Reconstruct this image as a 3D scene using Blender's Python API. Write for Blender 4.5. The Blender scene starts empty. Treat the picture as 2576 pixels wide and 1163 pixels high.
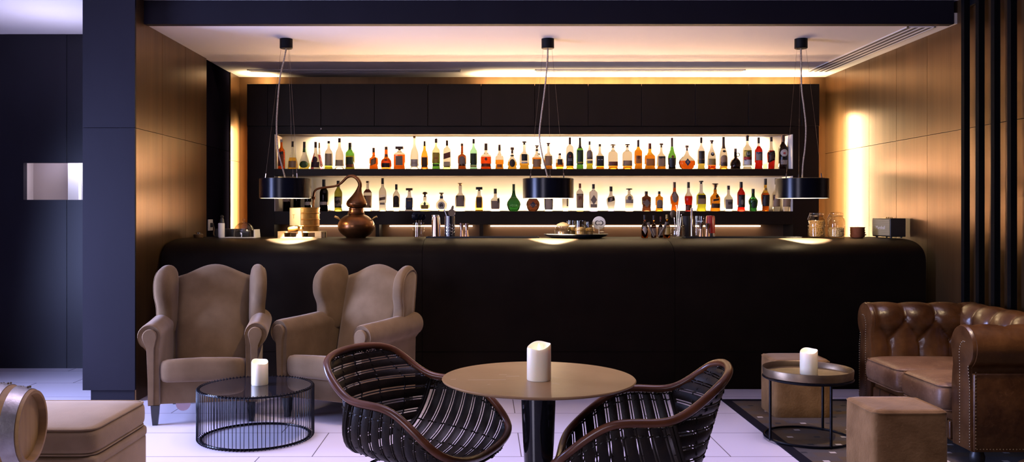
import bpy, bmesh, math, random
from math import sin, cos, pi, radians, sqrt, atan2
from mathutils import Vector, Matrix
random.seed(7)
S = bpy.context.scene
C = S.collection
# ------------------------------------------------------------------ camera, world, exposure, large lights
F = 2200.0; U0 = 1220.0; V0 = 540.0; HC = 1.33
cam = bpy.data.cameras.new('camera'); camo = bpy.data.objects.new('camera', cam); C.objects.link(camo)
camo.location = (0, 0, HC); camo.rotation_euler = (pi / 2, 0, 0)
cam.sensor_fit = 'HORIZONTAL'; cam.sensor_width = 36; cam.lens = F / 2576 * 36
cam.shift_x = (1288 - U0) / 2576; cam.shift_y = -(581.5 - V0) / 2576
cam.clip_start = 0.05; cam.clip_end = 60
S.camera = camo
S.view_settings.view_transform = 'Standard'; S.view_settings.look = 'None'
S.view_settings.exposure = 0.0; S.view_settings.gamma = 1.0; S.view_settings.use_curve_mapping = False
S.cycles.use_denoising = True; S.cycles.adaptive_threshold = 0.015
S.cycles.sample_clamp_indirect = 4.0
S.cycles.caustics_refractive = False; S.cycles.caustics_reflective = False
S.cycles.blur_glossy = 0.5
W = bpy.data.worlds.new('world'); S.world = W; W.use_nodes = True
W.node_tree.nodes['Background'].inputs[0].default_value = (0.30, 0.30, 0.75, 1)
W.node_tree.nodes['Background'].inputs[1].default_value = 0.011
WARM2 = (1.0, 0.60, 0.35); WARM = (1.0, 0.62, 0.25); WARMW = (1.0, 0.74, 0.42); COOL = (0.42, 0.50, 1.0)

def aim(o, d):
    o.rotation_euler = Vector(d).to_track_quat('-Z', 'Y').to_euler()
def area(name, loc, d, sx, sy, watts, col, spread=pi):
    l = bpy.data.lights.new(name, 'AREA'); l.shape = 'RECTANGLE'; l.size = sx; l.size_y = sy
    l.energy = watts; l.color = col; l.spread = spread
    o = bpy.data.objects.new(name, l); C.objects.link(o); o.location = loc; aim(o, d); return o
def spot(name, loc, d, ang, watts, col, blend=0.3, rad=0.03):
    l = bpy.data.lights.new(name, 'SPOT'); l.spot_size = radians(ang); l.spot_blend = blend
    l.energy = watts; l.color = col; l.shadow_soft_size = rad
    o = bpy.data.objects.new(name, l); C.objects.link(o); o.location = loc; aim(o, d); return o
# daylight from the tall windows of the lounge (left of and behind the camera), plus added overhead and hall fills
area('window_daylight', (-4.6, 4.75, 1.15), (1, 0.08, -0.15), 1.5, 1.6, 320, COOL, radians(140))
area('overhead_fill', (-0.4, 4.55, 2.86), (0, 0.03, -1), 6.5, 2.8, 62, (0.80, 0.67, 1.0), radians(52))  # unseen overhead fill added to brighten the floor and furniture tops
area('window_daylight', (-3.6, -1.2, 1.7), (0.68, 0.8, -0.12), 1.6, 1.8, 48, (0.80, 0.74, 1.0), radians(100))
area('hall_ceiling_fill', (-3.35, 6.75, 2.2), (-0.1, 0.1, 1), 0.5, 0.3, 9, (0.6, 0.6, 1.0))  # unseen uplight added behind the pillar to brighten the hall ceiling
# ceiling spots of the lounge
spot('ceiling_spot', (2.55, 4.2, 2.86), (0.18, 0.75, -2.4), 48, 170, WARMW, 0.7)
spot('ceiling_spot', (-0.3, 4.9, 2.86), (-0.55, 0.8, -2.2), 60, 110, WARMW, 0.8)
spot('ceiling_spot', (-0.3, 4.4, 2.86), (-1.45, -0.6, -2.45), 42, 75, WARMW, 0.8)
# LED lines of the bar, and two added fill strips in the niche
area('led_shelf_upper', (0.55, 8.74, 2.095), (0, 0.35, -1), 4.45, 0.03, 150, WARMW)
area('led_shelf_lower', (0.62, 8.77, 1.372), (0, 0.12, 1), 4.3, 0.03, 62, WARMW)
area('shelf_fill', (0.55, 8.785, 1.80), (0, -1, 0.72), 4.6, 0.02, 150, WARM2, radians(150))  # added fill strip, throws the niche glow onto ceiling and side walls
area('shelf_fill', (0.62, 8.785, 1.385), (0, -1, 0.5), 4.4, 0.02, 90, WARM2, radians(150))  # second added fill strip, just above the lower shelf
area('led_cove', (1.62, 8.62, 2.612), (0, 0.25, 1), 3.3, 0.04, 110, WARMW)
area('led_cove', (-2.22, 8.66, 2.612), (-0.3, 0.2, 1), 0.28, 0.04, 5, WARMW)
area('led_side', (3.262, 8.53, 1.68), (1, -0.25, 0), 1.25, 0.04, 42, WARMW).rotation_euler = Vector((1, -0.25, 0)).to_track_quat('-Z', 'X').to_euler()
area('led_side', (-2.335, 8.76, 1.60), (-1, -0.3, 0), 1.2, 0.04, 48, WARMW, radians(110)).rotation_euler = Vector((-1, -0.3, 0)).to_track_quat('-Z', 'X').to_euler()

# ------------------------------------------------------------------ materials
MC = {}
def nd(nt, t, **kw):
    n = nt.nodes.new(t)
    for k, v in kw.items():
        if k in n.inputs.keys():
            if hasattr(v, 'is_output'): nt.links.new(v, n.inputs[k])
            else: n.inputs[k].default_value = v
        else: setattr(n, k, v)
    return n
def setin(nt, n, k, v):
    if hasattr(v, 'is_output'): nt.links.new(v, n.inputs[k])
    else: n.inputs[k].default_value = v
def mth(nt, op, a, b=0.0):
    n = nt.nodes.new('ShaderNodeMath'); n.operation = op
    setin(nt, n, 0, a); setin(nt, n, 1, b); return n.outputs[0]
def mixc(nt, f, a, b):
    n = nt.nodes.new('ShaderNodeMix'); n.data_type = 'RGBA'
    setin(nt, n, 0, f); setin(nt, n, 6, a); setin(nt, n, 7, b); return n.outputs[2]
def ramp(nt, f, p0, p1):
    n = nt.nodes.new('ShaderNodeMapRange'); setin(nt, n, 0, f)
    n.inputs[1].default_value = p0; n.inputs[2].default_value = p1; return n.outputs[0]
def c4(c): return (c[0], c[1], c[2], 1.0)
def base(name):
    m = bpy.data.materials.new(name); m.use_nodes = True
    return m, m.node_tree, m.node_tree.nodes['Principled BSDF']
def coord(nt, scale=(1, 1, 1), loc=(0, 0, 0)):
    tc = nt.nodes.new('ShaderNodeTexCoord'); mp = nt.nodes.new('ShaderNodeMapping')
    mp.inputs['Scale'].default_value = scale; mp.inputs['Location'].default_value = loc
    nt.links.new(tc.outputs['Object'], mp.inputs['Vector']); return mp.outputs[0]
def bump(nt, b, h, strength, dist=0.01):
    n = nd(nt, 'ShaderNodeBump', Strength=strength, Distance=dist, Height=h)
    nt.links.new(n.outputs[0], b.inputs['Normal'])
def mat(name, col, rough=0.5, metal=0.0, col2=None, scale=(8, 8, 8), bmp=0.0, bscale=None, spec=0.5, sheen=0.0, sheencol=None, coat=0.0, detail=4):
    if name in MC: return MC[name]
    m, nt, b = base(name)
    b.inputs['Base Color'].default_value = c4(col); b.inputs['Roughness'].default_value = rough
    b.inputs['Metallic'].default_value = metal; b.inputs['Specular IOR Level'].default_value = spec
    b.inputs['Coat Weight'].default_value = coat
    if sheen:
        b.inputs['Sheen Weight'].default_value = sheen; b.inputs['Sheen Roughness'].default_value = 0.4
        b.inputs['Sheen Tint'].default_value = c4(sheencol or (1, 1, 1))
    if col2:
        nz = nd(nt, 'ShaderNodeTexNoise', Vector=coord(nt, scale), Scale=1.0, Detail=float(detail))
        f = ramp(nt, nz.outputs[0], 0.3, 0.7)
        nt.links.new(mixc(nt, f, c4(col), c4(col2)), b.inputs['Base Color'])
    if bmp:
        nz = nd(nt, 'ShaderNodeTexNoise', Vector=coord(nt, bscale or scale), Scale=1.0, Detail=5.0)
        bump(nt, b, nz.outputs[0], bmp)
    MC[name] = m; return m
def glass(name, col, ior=1.3, rough=0.0):
    if name in MC: return MC[name]
    m, nt, b = base(name)
    b.inputs['Base Color'].default_value = c4(col); b.inputs['Transmission Weight'].default_value = 1.0
    b.inputs['IOR'].default_value = ior; b.inputs['Roughness'].default_value = rough
    MC[name] = m; return m
def emit(name, col, s):
    if name in MC: return MC[name]
    m, nt, b = base(name)
    b.inputs['Base Color'].default_value = c4(col)
    b.inputs['Emission Color'].default_value = c4(col); b.inputs['Emission Strength'].default_value = s
    MC[name] = m; return m

M_bronze = mat('bronze_laminate', (0.108, 0.056, 0.023), 0.33, 0.80, (0.165, 0.088, 0.037), (9, 9, 0.5), 0.05, (60, 60, 3))
M_groove = mat('groove_shadow_gap', (0.012, 0.008, 0.006), 0.7)
M_dark = mat('dark_brown_laminate', (0.012, 0.0075, 0.005), 0.45, 0, (0.016, 0.010, 0.007), (4, 4, 1), 0.02, (90, 90, 90), 0.2)
M_counter = mat('dark_counter_laminate', (0.0065, 0.0040, 0.0026), 0.45, 0, (0.009, 0.0056, 0.0036), (5, 5, 5), 0.06, (220, 220, 220), 0.03)
M_navy = mat('navy_black_cladding', (0.0060, 0.0046, 0.0078), 0.65, 0, (0.0076, 0.006, 0.010), (3, 3, 1), 0.05, (150, 150, 150), 0.12)
M_navyg = mat('navy_black_gloss_panel', (0.008, 0.007, 0.011), 0.38, 0, (0.010, 0.009, 0.014), (3, 3, 1), 0, None, 0.25)
M_navym = mat('navy_black_matt_panel', (0.004, 0.0035, 0.008), 0.9, 0, None, (1, 1, 1), 0, None, 0.0)
M_plaster = mat('white_plaster', (0.66, 0.60, 0.55), 0.75, 0, (0.70, 0.64, 0.585), (1.3, 1.3, 1.3), 0.03, (30, 30, 30))
M_black = mat('black_metal', (0.004, 0.004, 0.005), 0.5, 0.0, None, (1, 1, 1), 0, None, 0.12)
M_blacks = mat('satin_black_metal', (0.003, 0.003, 0.005), 0.24, 0.0, None, (1, 1, 1), 0, None, 0.16)
M_slat = mat('matt_black_slat', (0.003, 0.003, 0.0035), 0.85, 0, None, (1, 1, 1), 0, None, 0.03)
M_blackp = mat('black_plastic', (0.012, 0.012, 0.013), 0.45)
M_white = mat('white_plastic', (0.72, 0.69, 0.66), 0.4)
M_niche = mat('cream_back_panel', (0.86, 0.80, 0.68), 0.6)
M_velvet = mat('taupe_velvet', (0.115, 0.070, 0.032), 0.85, 0, (0.170, 0.108, 0.056), (7, 7, 7), 0.10, (180, 180, 180), 0.15, 0.4, (0.70, 0.58, 0.50))
M_velvetl = mat('beige_velvet', (0.17, 0.112, 0.055), 0.85, 0, (0.23, 0.155, 0.082), (6, 6, 6), 0.10, (180, 180, 180), 0.15, 0.4, (0.80, 0.62, 0.48))
M_suede = mat('brown_suede', (0.135, 0.068, 0.021), 0.9, 0, (0.235, 0.128, 0.048), (9, 9, 9), 0.25, (70, 70, 70), 0.15, 0.3, (0.8, 0.65, 0.5))
M_cane = mat('black_cane', (0.007, 0.005, 0.004), 0.42, 0, (0.016, 0.010, 0.006), (30, 30, 30), 0.1, (120, 120, 120), 0.15)
M_rim = mat('bent_brown_wood', (0.060, 0.018, 0.006), 0.3, 0, (0.115, 0.036, 0.012), (6, 6, 25), 0.03, (40, 40, 40), 0.3, 0, None, 0.1)
M_ttop = mat('brown_stone_tabletop', (0.225, 0.118, 0.038), 0.36, 0, (0.285, 0.160, 0.058), (5, 5, 5), 0.03, (40, 40, 40))
M_gloss = mat('gloss_black_lacquer', (0.004, 0.004, 0.006), 0.08, 0, None, (1, 1, 1), 0, None, 0.6)
M_copper = mat('aged_copper', (0.22, 0.088, 0.028), 0.28, 0.85, (0.13, 0.050, 0.016), (14, 14, 14), 0.06, (45, 45, 45))
M_brass = mat('aged_brass', (0.50, 0.30, 0.09), 0.34, 0.9, (0.38, 0.21, 0.06), (20, 20, 20), 0.08, (60, 60, 60))
M_steel = mat('brushed_steel', (0.55, 0.53, 0.52), 0.22, 1.0)
M_shaker = mat('rose_copper_tin', (0.62, 0.40, 0.30), 0.22, 1.0)
M_pewter = mat('antique_pewter', (0.22, 0.155, 0.09), 0.42, 0.85, (0.13, 0.09, 0.055), (12, 12, 12), 0.06, (40, 40, 40))
M_galv = mat('galvanised_hoop', (0.46, 0.42, 0.40), 0.36, 0.85, (0.34, 0.30, 0.28), (25, 25, 25), 0.12, (50, 50, 50))
M_oak = mat('oak_staves', (0.22, 0.115, 0.028), 0.55, 0, (0.33, 0.18, 0.048), (2, 30, 30), 0.06, (4, 60, 60))
M_oakh = mat('oak_barrel_head', (0.28, 0.155, 0.042), 0.6, 0, (0.36, 0.21, 0.062), (60, 60, 5), 0.06, (60, 60, 6))
M_pine = mat('pale_pine', (0.55, 0.40, 0.20), 0.7, 0, (0.62, 0.47, 0.26), (6, 40, 40))
M_wax = base('ivory_wax'); _b = M_wax[2]; M_wax = M_wax[0]
_b.inputs['Base Color'].default_value = (0.90, 0.80, 0.58, 1); _b.inputs['Roughness'].default_value = 0.45
_b.inputs['Subsurface Weight'].default_value = 0.35; _b.inputs['Subsurface Radius'].default_value = (0.05, 0.03, 0.015); _b.inputs['Subsurface Scale'].default_value = 0.4
M_flame = emit('candle_flame', (1.0, 0.78, 0.40), 4.0)
M_led = emit('led_tape', (1.0, 0.80, 0.55), 10.0)
M_bulb = emit('lamp_diffuser', (1.0, 0.84, 0.58), 8.0)
G_clear = glass('clear_glass', (0.97, 0.97, 0.95), 1.22)
def thin_glass(name, col):
    m = bpy.data.materials.new(name); m.use_nodes = True; nt = m.node_tree; nt.nodes.clear()
    tr = nd(nt, 'ShaderNodeBsdfTransparent', Color=c4(col)); gl = nd(nt, 'ShaderNodeBsdfGlossy', Roughness=0.03)
    lw = nd(nt, 'ShaderNodeLayerWeight', Blend=0.5); fr = mth(nt, 'ADD', mth(nt, 'MULTIPLY', mth(nt, 'POWER', lw.outputs[1], 4.0), 0.6), 0.04); mx = nt.nodes.new('ShaderNodeMixShader'); out = nt.nodes.new('ShaderNodeOutputMaterial')
    nt.links.new(fr, mx.inputs[0]); nt.links.new(tr.outputs[0], mx.inputs[1]); nt.links.new(gl.outputs[0], mx.inputs[2])
    nt.links.new(mx.outputs[0], out.inputs[0]); return m
G_jar = thin_glass('jar_glass', (0.93, 0.92, 0.89))
M_smoke = mat('smoked_mirror_glass', (0.010, 0.010, 0.014), 0.03, 0, None, (1, 1, 1), 0, None, 0.9)
M_leather = None
def leather():
    m, nt, b = base('worn_brown_leather')
    n1 = nd(nt, 'ShaderNodeTexNoise', Vector=coord(nt), Scale=5.0, Detail=6.0, Roughness=0.65)
    col = mixc(nt, ramp(nt, n1.outputs[0], 0.35, 0.72), (0.034, 0.011, 0.003, 1), (0.108, 0.044, 0.013, 1))
    v = nd(nt, 'ShaderNodeTexNoise', Vector=coord(nt), Scale=11.0, Detail=2.0, Distortion=1.6)
    n2 = nd(nt, 'ShaderNodeTexNoise', Vector=coord(nt), Scale=7.0, Detail=3.0)
    cr = mth(nt, 'MULTIPLY', ramp(nt, mth(nt, 'ABSOLUTE', mth(nt, 'SUBTRACT', v.outputs[0], 0.5)), 0.012, 0.0), ramp(nt, n2.outputs[0], 0.48, 0.62))
    nt.links.new(mixc(nt, mth(nt, 'MULTIPLY', cr, 0.16), col, (0.24, 0.12, 0.055, 1)), b.inputs['Base Color'])
    b.inputs['Roughness'].default_value = 0.30
    n3 = nd(nt, 'ShaderNodeTexNoise', Vector=coord(nt), Scale=28.0, Detail=6.0)
    bump(nt, b, n3.outputs[0], 0.22); return m
def leather2():
    m, nt, b = base('worn_tan_seat_leather')
    n1 = nd(nt, 'ShaderNodeTexNoise', Vector=coord(nt), Scale=6.0, Detail=6.0, Roughness=0.65)
    col = mixc(nt, ramp(nt, n1.outputs[0], 0.35, 0.7), (0.105, 0.048, 0.022, 1), (0.19, 0.098, 0.050, 1))
    v = nd(nt, 'ShaderNodeTexNoise', Vector=coord(nt), Scale=16.0, Detail=2.0, Distortion=1.8)
    cr = ramp(nt, mth(nt, 'ABSOLUTE', mth(nt, 'SUBTRACT', v.outputs[0], 0.5)), 0.014, 0.0)
    nt.links.new(mixc(nt, mth(nt, 'MULTIPLY', cr, 0.35), col, (0.36, 0.24, 0.15, 1)), b.inputs['Base Color'])
    b.inputs['Roughness'].default_value = 0.48
    n3 = nd(nt, 'ShaderNodeTexNoise', Vector=coord(nt), Scale=26.0, Detail=6.0)
    bump(nt, b, n3.outputs[0], 0.25); return m
M_leather = leather(); M_leather2 = leather2()
def floor_mat():
    m, nt, b = base('white_floor_tiles')
    br = nd(nt, 'ShaderNodeTexBrick', Vector=coord(nt, (1, 1, 1), (-0.20, -0.075, 0)), Scale=1.0)
    br.offset = 0.25; br.offset_frequency = 2
    br.inputs['Color1'].default_value = (0.62, 0.56, 0.63, 1); br.inputs['Color2'].default_value = (0.65, 0.59, 0.66, 1)
    br.inputs['Mortar'].default_value = (0.17, 0.14, 0.14, 1)
    br.inputs['Mortar Size'].default_value = 0.0030; br.inputs['Mortar Smooth'].default_value = 0.0
    br.inputs['Brick Width'].default_value = 1.15; br.inputs['Row Height'].default_value = 0.525
    nt.links.new(br.outputs[0], b.inputs['Base Color']); b.inputs['Roughness'].default_value = 0.22
    return m
M_floor = floor_mat()
def rug_mat():
    m, nt, b = base('patterned_rug_pile')
    tc = nt.nodes.new('ShaderNodeTexCoord')
    br = nd(nt, 'ShaderNodeTexBrick', Vector=tc.outputs['Object'], Scale=1.0)
    br.offset = 0.5; br.squash_frequency = 1
    br.inputs['Color1'].default_value = (0.046, 0.038, 0.040, 1); br.inputs['Color2'].default_value = (0.066, 0.036, 0.008, 1)
    br.inputs['Mortar'].default_value = (0.05, 0.042, 0.036, 1); br.inputs['Mortar Size'].default_value = 0.001
    br.inputs['Brick Width'].default_value = 0.21; br.inputs['Row Height'].default_value = 0.085; br.inputs['Bias'].default_value = 0.0
    sp = nd(nt, 'ShaderNodeSeparateXYZ', Vector=tc.outputs['Object'])
    y = mth(nt, 'DIVIDE', sp.outputs[1], 0.17); yi = mth(nt, 'FLOOR', y)
    x = mth(nt, 'ADD', mth(nt, 'DIVIDE', sp.outputs[0], 0.16), mth(nt, 'MULTIPLY', yi, 0.37))
    xi = mth(nt, 'FLOOR', x)
    fx = mth(nt, 'ABSOLUTE', mth(nt, 'SUBTRACT', mth(nt, 'FRACT', x), 0.5))
    fy = mth(nt, 'ABSOLUTE', mth(nt, 'SUBTRACT', mth(nt, 'FRACT', y), 0.5))
    mask = mth(nt, 'MULTIPLY', mth(nt, 'LESS_THAN', fx, 0.11), mth(nt, 'LESS_THAN', fy, 0.085))
    par = mth(nt, 'MODULO', mth(nt, 'ADD', mth(nt, 'ABSOLUTE', xi), mth(nt, 'ABSOLUTE', yi)), 2.0)
    bw = mixc(nt, mth(nt, 'GREATER_THAN', par, 0.5), (0.006, 0.005, 0.008, 1), (0.42, 0.37, 0.34, 1))
    nt.links.new(mixc(nt, mask, br.outputs[0], bw), b.inputs['Base Color'])
    b.inputs['Roughness'].default_value = 0.95
    nz = nd(nt, 'ShaderNodeTexNoise', Vector=coord(nt), Scale=400.0, Detail=2.0); bump(nt, b, nz.outputs[0], 0.5)
    return m
M_rug = rug_mat()

# ------------------------------------------------------------------ mesh helpers
class MB:
    def __init__(self): self.bm = bmesh.new(); self.mi = 0
    def face(self, vs):
        try:
            f = self.bm.faces.new(vs); f.material_index = self.mi; return f
        except ValueError: return None
    def box(self, x0, x1, y0, y1, z0, z1, bev=0.0, seg=2, rot=None):
        r = bmesh.ops.create_cube(self.bm, size=1.0); vs = r['verts']
        mt = Matrix.Translation(((x0+x1)/2, (y0+y1)/2, (z0+z1)/2)) @ Matrix.Diagonal((x1-x0, y1-y0, z1-z0, 1))
        if rot is not None: mt = rot @ mt
        bmesh.ops.transform(self.bm, matrix=mt, verts=vs)
        fs = set(f for v in vs for f in v.link_faces)
        for f in fs: f.material_index = self.mi
        if bev:
            es = list(set(e for f in fs for e in f.edges))
            r2 = bmesh.ops.bevel(self.bm, geom=es, offset=bev, segments=seg, affect='EDGES', profile=0.6)
            for f in r2['faces']: f.material_index = self.mi
        return self
    def rings(self, rings, closed=True, cap0=True, cap1=True, loop=False):
        vv = [[self.bm.verts.new(p) for p in r] for r in rings]
        n = len(vv[0]); R = len(vv)
        for i in range(R if loop else R-1):
            a, b = vv[i], vv[(i+1) % R]
            for j in range(n if closed else n-1):
                k = (j+1) % n
                self.face((a[j], a[k], b[k], b[j]))
        if closed and not loop:
            if cap0: self.face(vv[0][::-1])
            if cap1: self.face(vv[-1])
        return self
    def lathe(self, prof, n=28, o=(0, 0, 0), sq=2.0, dy=1.0, cap0=True, cap1=True, ax='z'):
        """prof: list of (r, z)"""
        rs = []
        for r, z in prof:
            ring = []
            for k in range(n):
                t = 2*pi*k/n; c, s = cos(t), sin(t)
                e = 2.0/sq
                x = r*math.copysign(abs(c)**e, c); y = r*dy*math.copysign(abs(s)**e, s)
                p = (x, y, z) if ax == 'z' else ((z, x, y) if ax == 'x' else (x, z, y))
                ring.append((p[0]+o[0], p[1]+o[1], p[2]+o[2]))
            rs.append(ring)
        return self.rings(rs, True, cap0, cap1)
    def tube(self, pts, r, n=8, closed=False, flat=None):
        pts = [Vector(p) for p in pts]; m = len(pts)
        rr = r if isinstance(r, (list, tuple)) else [r]*m
        rings = []; up = None
        for i in range(m):
            a = pts[(i-1) % m] if (closed or i > 0) else pts[i]
            b = pts[(i+1) % m] if (closed or i < m-1) else pts[i]
            t = (b-a).normalized()
            if up is None:
                up = Vector((0, 0, 1)) if abs(t.z) < 0.9 else Vector((1, 0, 0))
            u = (up - t*up.dot(t))
            if u.length < 1e-5: u = t.orthogonal()
            u.normalize(); w = t.cross(u); up = u
            rings.append([pts[i] + u*rr[i]*cos(2*pi*k/n) + w*rr[i]*sin(2*pi*k/n) for k in range(n)])
        return self.rings(rings, True, True, True, closed)
    def prism(self, poly, lo, hi, ax='x'):
        """poly in the two other axes (x: (y,z); y: (x,z); z: (x,y))"""
        def P(p, h): return (h, p[0], p[1]) if ax == 'x' else ((p[0], h, p[1]) if ax == 'y' else (p[0], p[1], h))
        return self.rings([[P(p, lo) for p in poly], [P(p, hi) for p in poly]])
    def pillow(self, outline, th, fn, edge=(0, .015, .05, .12, .3, .6, .9), pw=0.42, ex=6):
        """closed outline (a,b) star shaped about its centroid; fn(a,b,h)->xyz, h in [-1,1]*th/2"""
        cx = sum(p[0] for p in outline)/len(outline); cy = sum(p[1] for p in outline)/len(outline)
        rings = []
        prof = [(1-e, (1-(1-e)**ex)**pw if e > 0 else 0) for e in edge]
        seq = [(s, h) for s, h in prof[::-1]] + [(s, -h) for s, h in prof[1:]]
        for s, h in seq:
            rings.append([fn(cx+(p[0]-cx)*s, cy+(p[1]-cy)*s, h*th/2) for p in outline])
        return self.rings(rings)
    def sphere(self, c, r, n=8, sc=(1, 1, 1), rot=None):
        rr = bmesh.ops.create_uvsphere(self.bm, u_segments=n, v_segments=max(4, n*2//3), radius=r)
        mt = Matrix.Translation(c) @ (rot.to_4x4() if rot is not None else Matrix()) @ Matrix.Diagonal((sc[0], sc[1], sc[2], 1))
        bmesh.ops.transform(self.bm, matrix=mt, verts=rr['verts'])
        for f in set(f for v in rr['verts'] for f in v.link_faces): f.material_index = self.mi
        return self
    def build(self, name, m, parent=None, smooth=True, ang=38, off=None):
        me = bpy.data.meshes.new(name)
        bmesh.ops.recalc_face_normals(self.bm, faces=self.bm.faces[:])
        if off is not None: bmesh.ops.translate(self.bm, vec=Vector(off), verts=self.bm.verts[:])
        self.bm.to_mesh(me); self.bm.free()
        for x in (m if isinstance(m, (list, tuple)) else [m]): me.materials.append(x)
        if smooth and len(me.polygons):
            me.polygons.foreach_set('use_smooth', [True]*len(me.polygons)); me.set_sharp_from_angle(angle=radians(ang))
        o = bpy.data.objects.new(name, me); C.objects.link(o)
        if parent is not None: o.parent = parent
        return o
def tag(o, label=None, cat=None, group=None, kind=None):
    if label: o['label'] = label
    if cat: o['category'] = cat
    if group: o['group'] = group
    if kind: o['kind'] = kind
    return o
def thing(name, label, cat, loc=(0, 0, 0), rz=0.0, group=None):
    o = bpy.data.objects.new(name, None); o.empty_display_size = 0.1; C.objects.link(o)
    o.location = loc; o.rotation_euler = (0, 0, rz); return tag(o, label, cat, group)
def dup(root, loc, rz, label, group=None):
    r = root.copy(); C.objects.link(r); r.location = loc; r.rotation_euler = (0, 0, rz); r['label'] = label
    if group: r['group'] = group
    for ch in list(root.children):
        c = ch.copy(); C.objects.link(c); c.parent = r
        for g in list(ch.children):
            d = g.copy(); C.objects.link(d); d.parent = c
    return r
def struct(name, mb, m, label=None, smooth=False):
    o = mb.build(name, m, None, smooth); o['kind'] = 'structure'
    if label: o['label'] = label
    return o
def catmull(P, n=8, closed=False):
    P = [Vector(p) for p in P]; N = len(P); out = []
    for i in range(N if closed else N-1):
        if closed: a, b, c, d = P[(i-1) % N], P[i], P[(i+1) % N], P[(i+2) % N]
        else: a, b, c, d = P[max(i-1, 0)], P[i], P[i+1], P[min(i+2, N-1)]
        for k in range(n):
            t = k/n
            out.append(0.5*((2*b)+(c-a)*t+(2*a-5*b+4*c-d)*t*t+(3*b-a-3*c+d)*t**3))
    if not closed: out.append(P[-1])
    return out
def XZ(u, v, Y): return ((u-U0)*Y/F, HC-(v-V0)*Y/F)
def text(s, size, parent, loc, m, name='lettering', rot=(pi/2, 0, 0), sx=1.0):
    cu = bpy.data.curves.new('t', 'FONT'); cu.body = s; cu.size = size; cu.align_x = 'CENTER'; cu.align_y = 'CENTER'; cu.extrude = 0.0003; cu.resolution_u = 2
    to = bpy.data.objects.new('t', cu); C.objects.link(to)
    bpy.context.view_layer.update()
    dg = bpy.context.evaluated_depsgraph_get()
    me = bpy.data.meshes.new_from_object(to.evaluated_get(dg)); bpy.data.objects.remove(to)
    me.name = name; me.materials.clear(); me.materials.append(m)
    o = bpy.data.objects.new(name, me); C.objects.link(o); o.parent = parent; o.location = loc; o.rotation_euler = rot; o.scale = (sx, 1, 1)
    return o

# ------------------------------------------------------------------ the room
XL, XR, YB, ZC, ZH = -2.48, 3.44, 8.84, 2.72, 2.89
struct('floor', MB().box(-7, 5, -3, 9.2, -0.05, 0), M_floor)
struct('ceiling', MB().box(XL-0.3, XR+0.3, 6.37, 9.0, ZC, ZC+0.08), M_plaster, 'pale plaster ceiling over the bar')
struct('ceiling', MB().box(-7, 5, 1.5, 6.37, ZH, ZH+0.06).box(-7, -2.86, 6.37, 8.2, ZH, ZH+0.06), M_plaster, 'pale ceiling of the lounge and side hall')
struct('trim_1', MB().box(XL, 3.41, 6.36, 6.43, ZC-0.004, ZH), M_navy, 'dark beam above the bar opening')
def panels(mb, ys, zs, x, side, th=0.02, gap=0.004):
    """vertical cladding panels on a wall at x; side=+1 faces +x"""
    mb.mi = 0
    for i in range(len(ys)-1):
        for k in range(len(zs)-1):
            a, b = ys[i]+gap/2, ys[i+1]-gap/2
            z0, z1 = zs[k]+(gap/2 if k else 0), zs[k+1]-gap/2
            if side > 0: mb.box(x-th, x, a, b, z0, z1)
            else: mb.box(x, x+th, a, b, z0, z1)
    mb.mi = 1
    if side > 0: mb.box(x-0.12, x-th, ys[0], ys[-1], zs[0], zs[-1])
    else: mb.box(x+th, x+0.12, ys[0], ys[-1], zs[0], zs[-1])
    return mb
ZJ = 1.945
struct('wall_left', panels(MB(), [6.215, 6.72, 7.24, 7.79], [0, ZJ, ZH], XL, 1), [M_bronze, M_groove], 'bronze panelled wall left of the bar')
struct('wall_left', panels(MB(), [7.79, 8.525], [0, ZJ, ZC], XL-0.012, 1), [M_navym, M_groove], 'dark panel in the wall left of the bar')
struct('wall_left', panels(MB(), [8.525, YB], [0, 1.86, ZC], XL, 1), [M_bronze, M_groove], 'bronze return panel beside the back bar')
struct('wall_right', panels(MB(), [2.69+0.514*k for k in range(12)]+[YB], [0, ZJ, ZH], XR, -1), [M_bronze, M_groove], 'bronze panelled wall right of the bar')
struct('wall_back', MB().box(XL-0.1, XR+0.1, YB, YB+0.1, 0, ZC), M_bronze, 'bronze wall behind the back bar')
pl = MB().box(-2.848, -2.478, 6.19, 6.213, 0.085, 1.942).box(-2.848, -2.478, 6.19, 6.213, 1.946, ZH).box(-2.80, -2.49, 6.213, 6.30, 0, 0.085)
pl.box(-2.848, -2.62, 6.213, 7.6, 0.085, ZH)
struct('trim_2', pl, M_navy, 'dark clad pillar left of the bar')
# side hall beyond the pillar: dark wall with a lit recess in place of a mirror-like inset
wx0, wx1, wz0, wz1 = -3.99, -3.2, 1.457, 1.777
hw = MB()
for a, b in ((-7, wx0), (wx1, -2.62)): hw.box(a, b, 7.56, 7.62, 0.0, ZH)
hw.box(wx0, -3.617, 7.56, 7.62, 0, wz0).box(-3.613, wx1, 7.56, 7.62, 0, wz0).box(wx0, -3.617, 7.56, 7.62, wz1, ZH).box(-3.613, wx1, 7.56, 7.62, wz1, ZH)
struct('wall_hall', hw, M_navyg, 'dark wall at the end of the side hall')
wn = MB(); wn.box(wx0-0.1, wx1+0.1, 7.92, 7.95, wz0-0.2, wz1+0.2).box(wx0-0.1, wx1+0.1, 7.62, 7.95, wz1+0.19, wz1+0.21).box(wx0-0.1, wx1+0.1, 7.62, 7.95, wz0-0.21, wz0-0.19)
wn.box(wx0-0.12, wx0-0.1, 7.62, 7.95, wz0-0.2, wz1+0.2)
wn.mi = 1; wn.box(-3.72, -3.625, 7.80, 7.91, wz0-0.19, wz1+0.19); wn.box(-3.62, -3.3, 7.86, 7.91, wz0-0.19, wz1+0.19)  # white blocks stand in for a bright window mirrored in the inset
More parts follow.
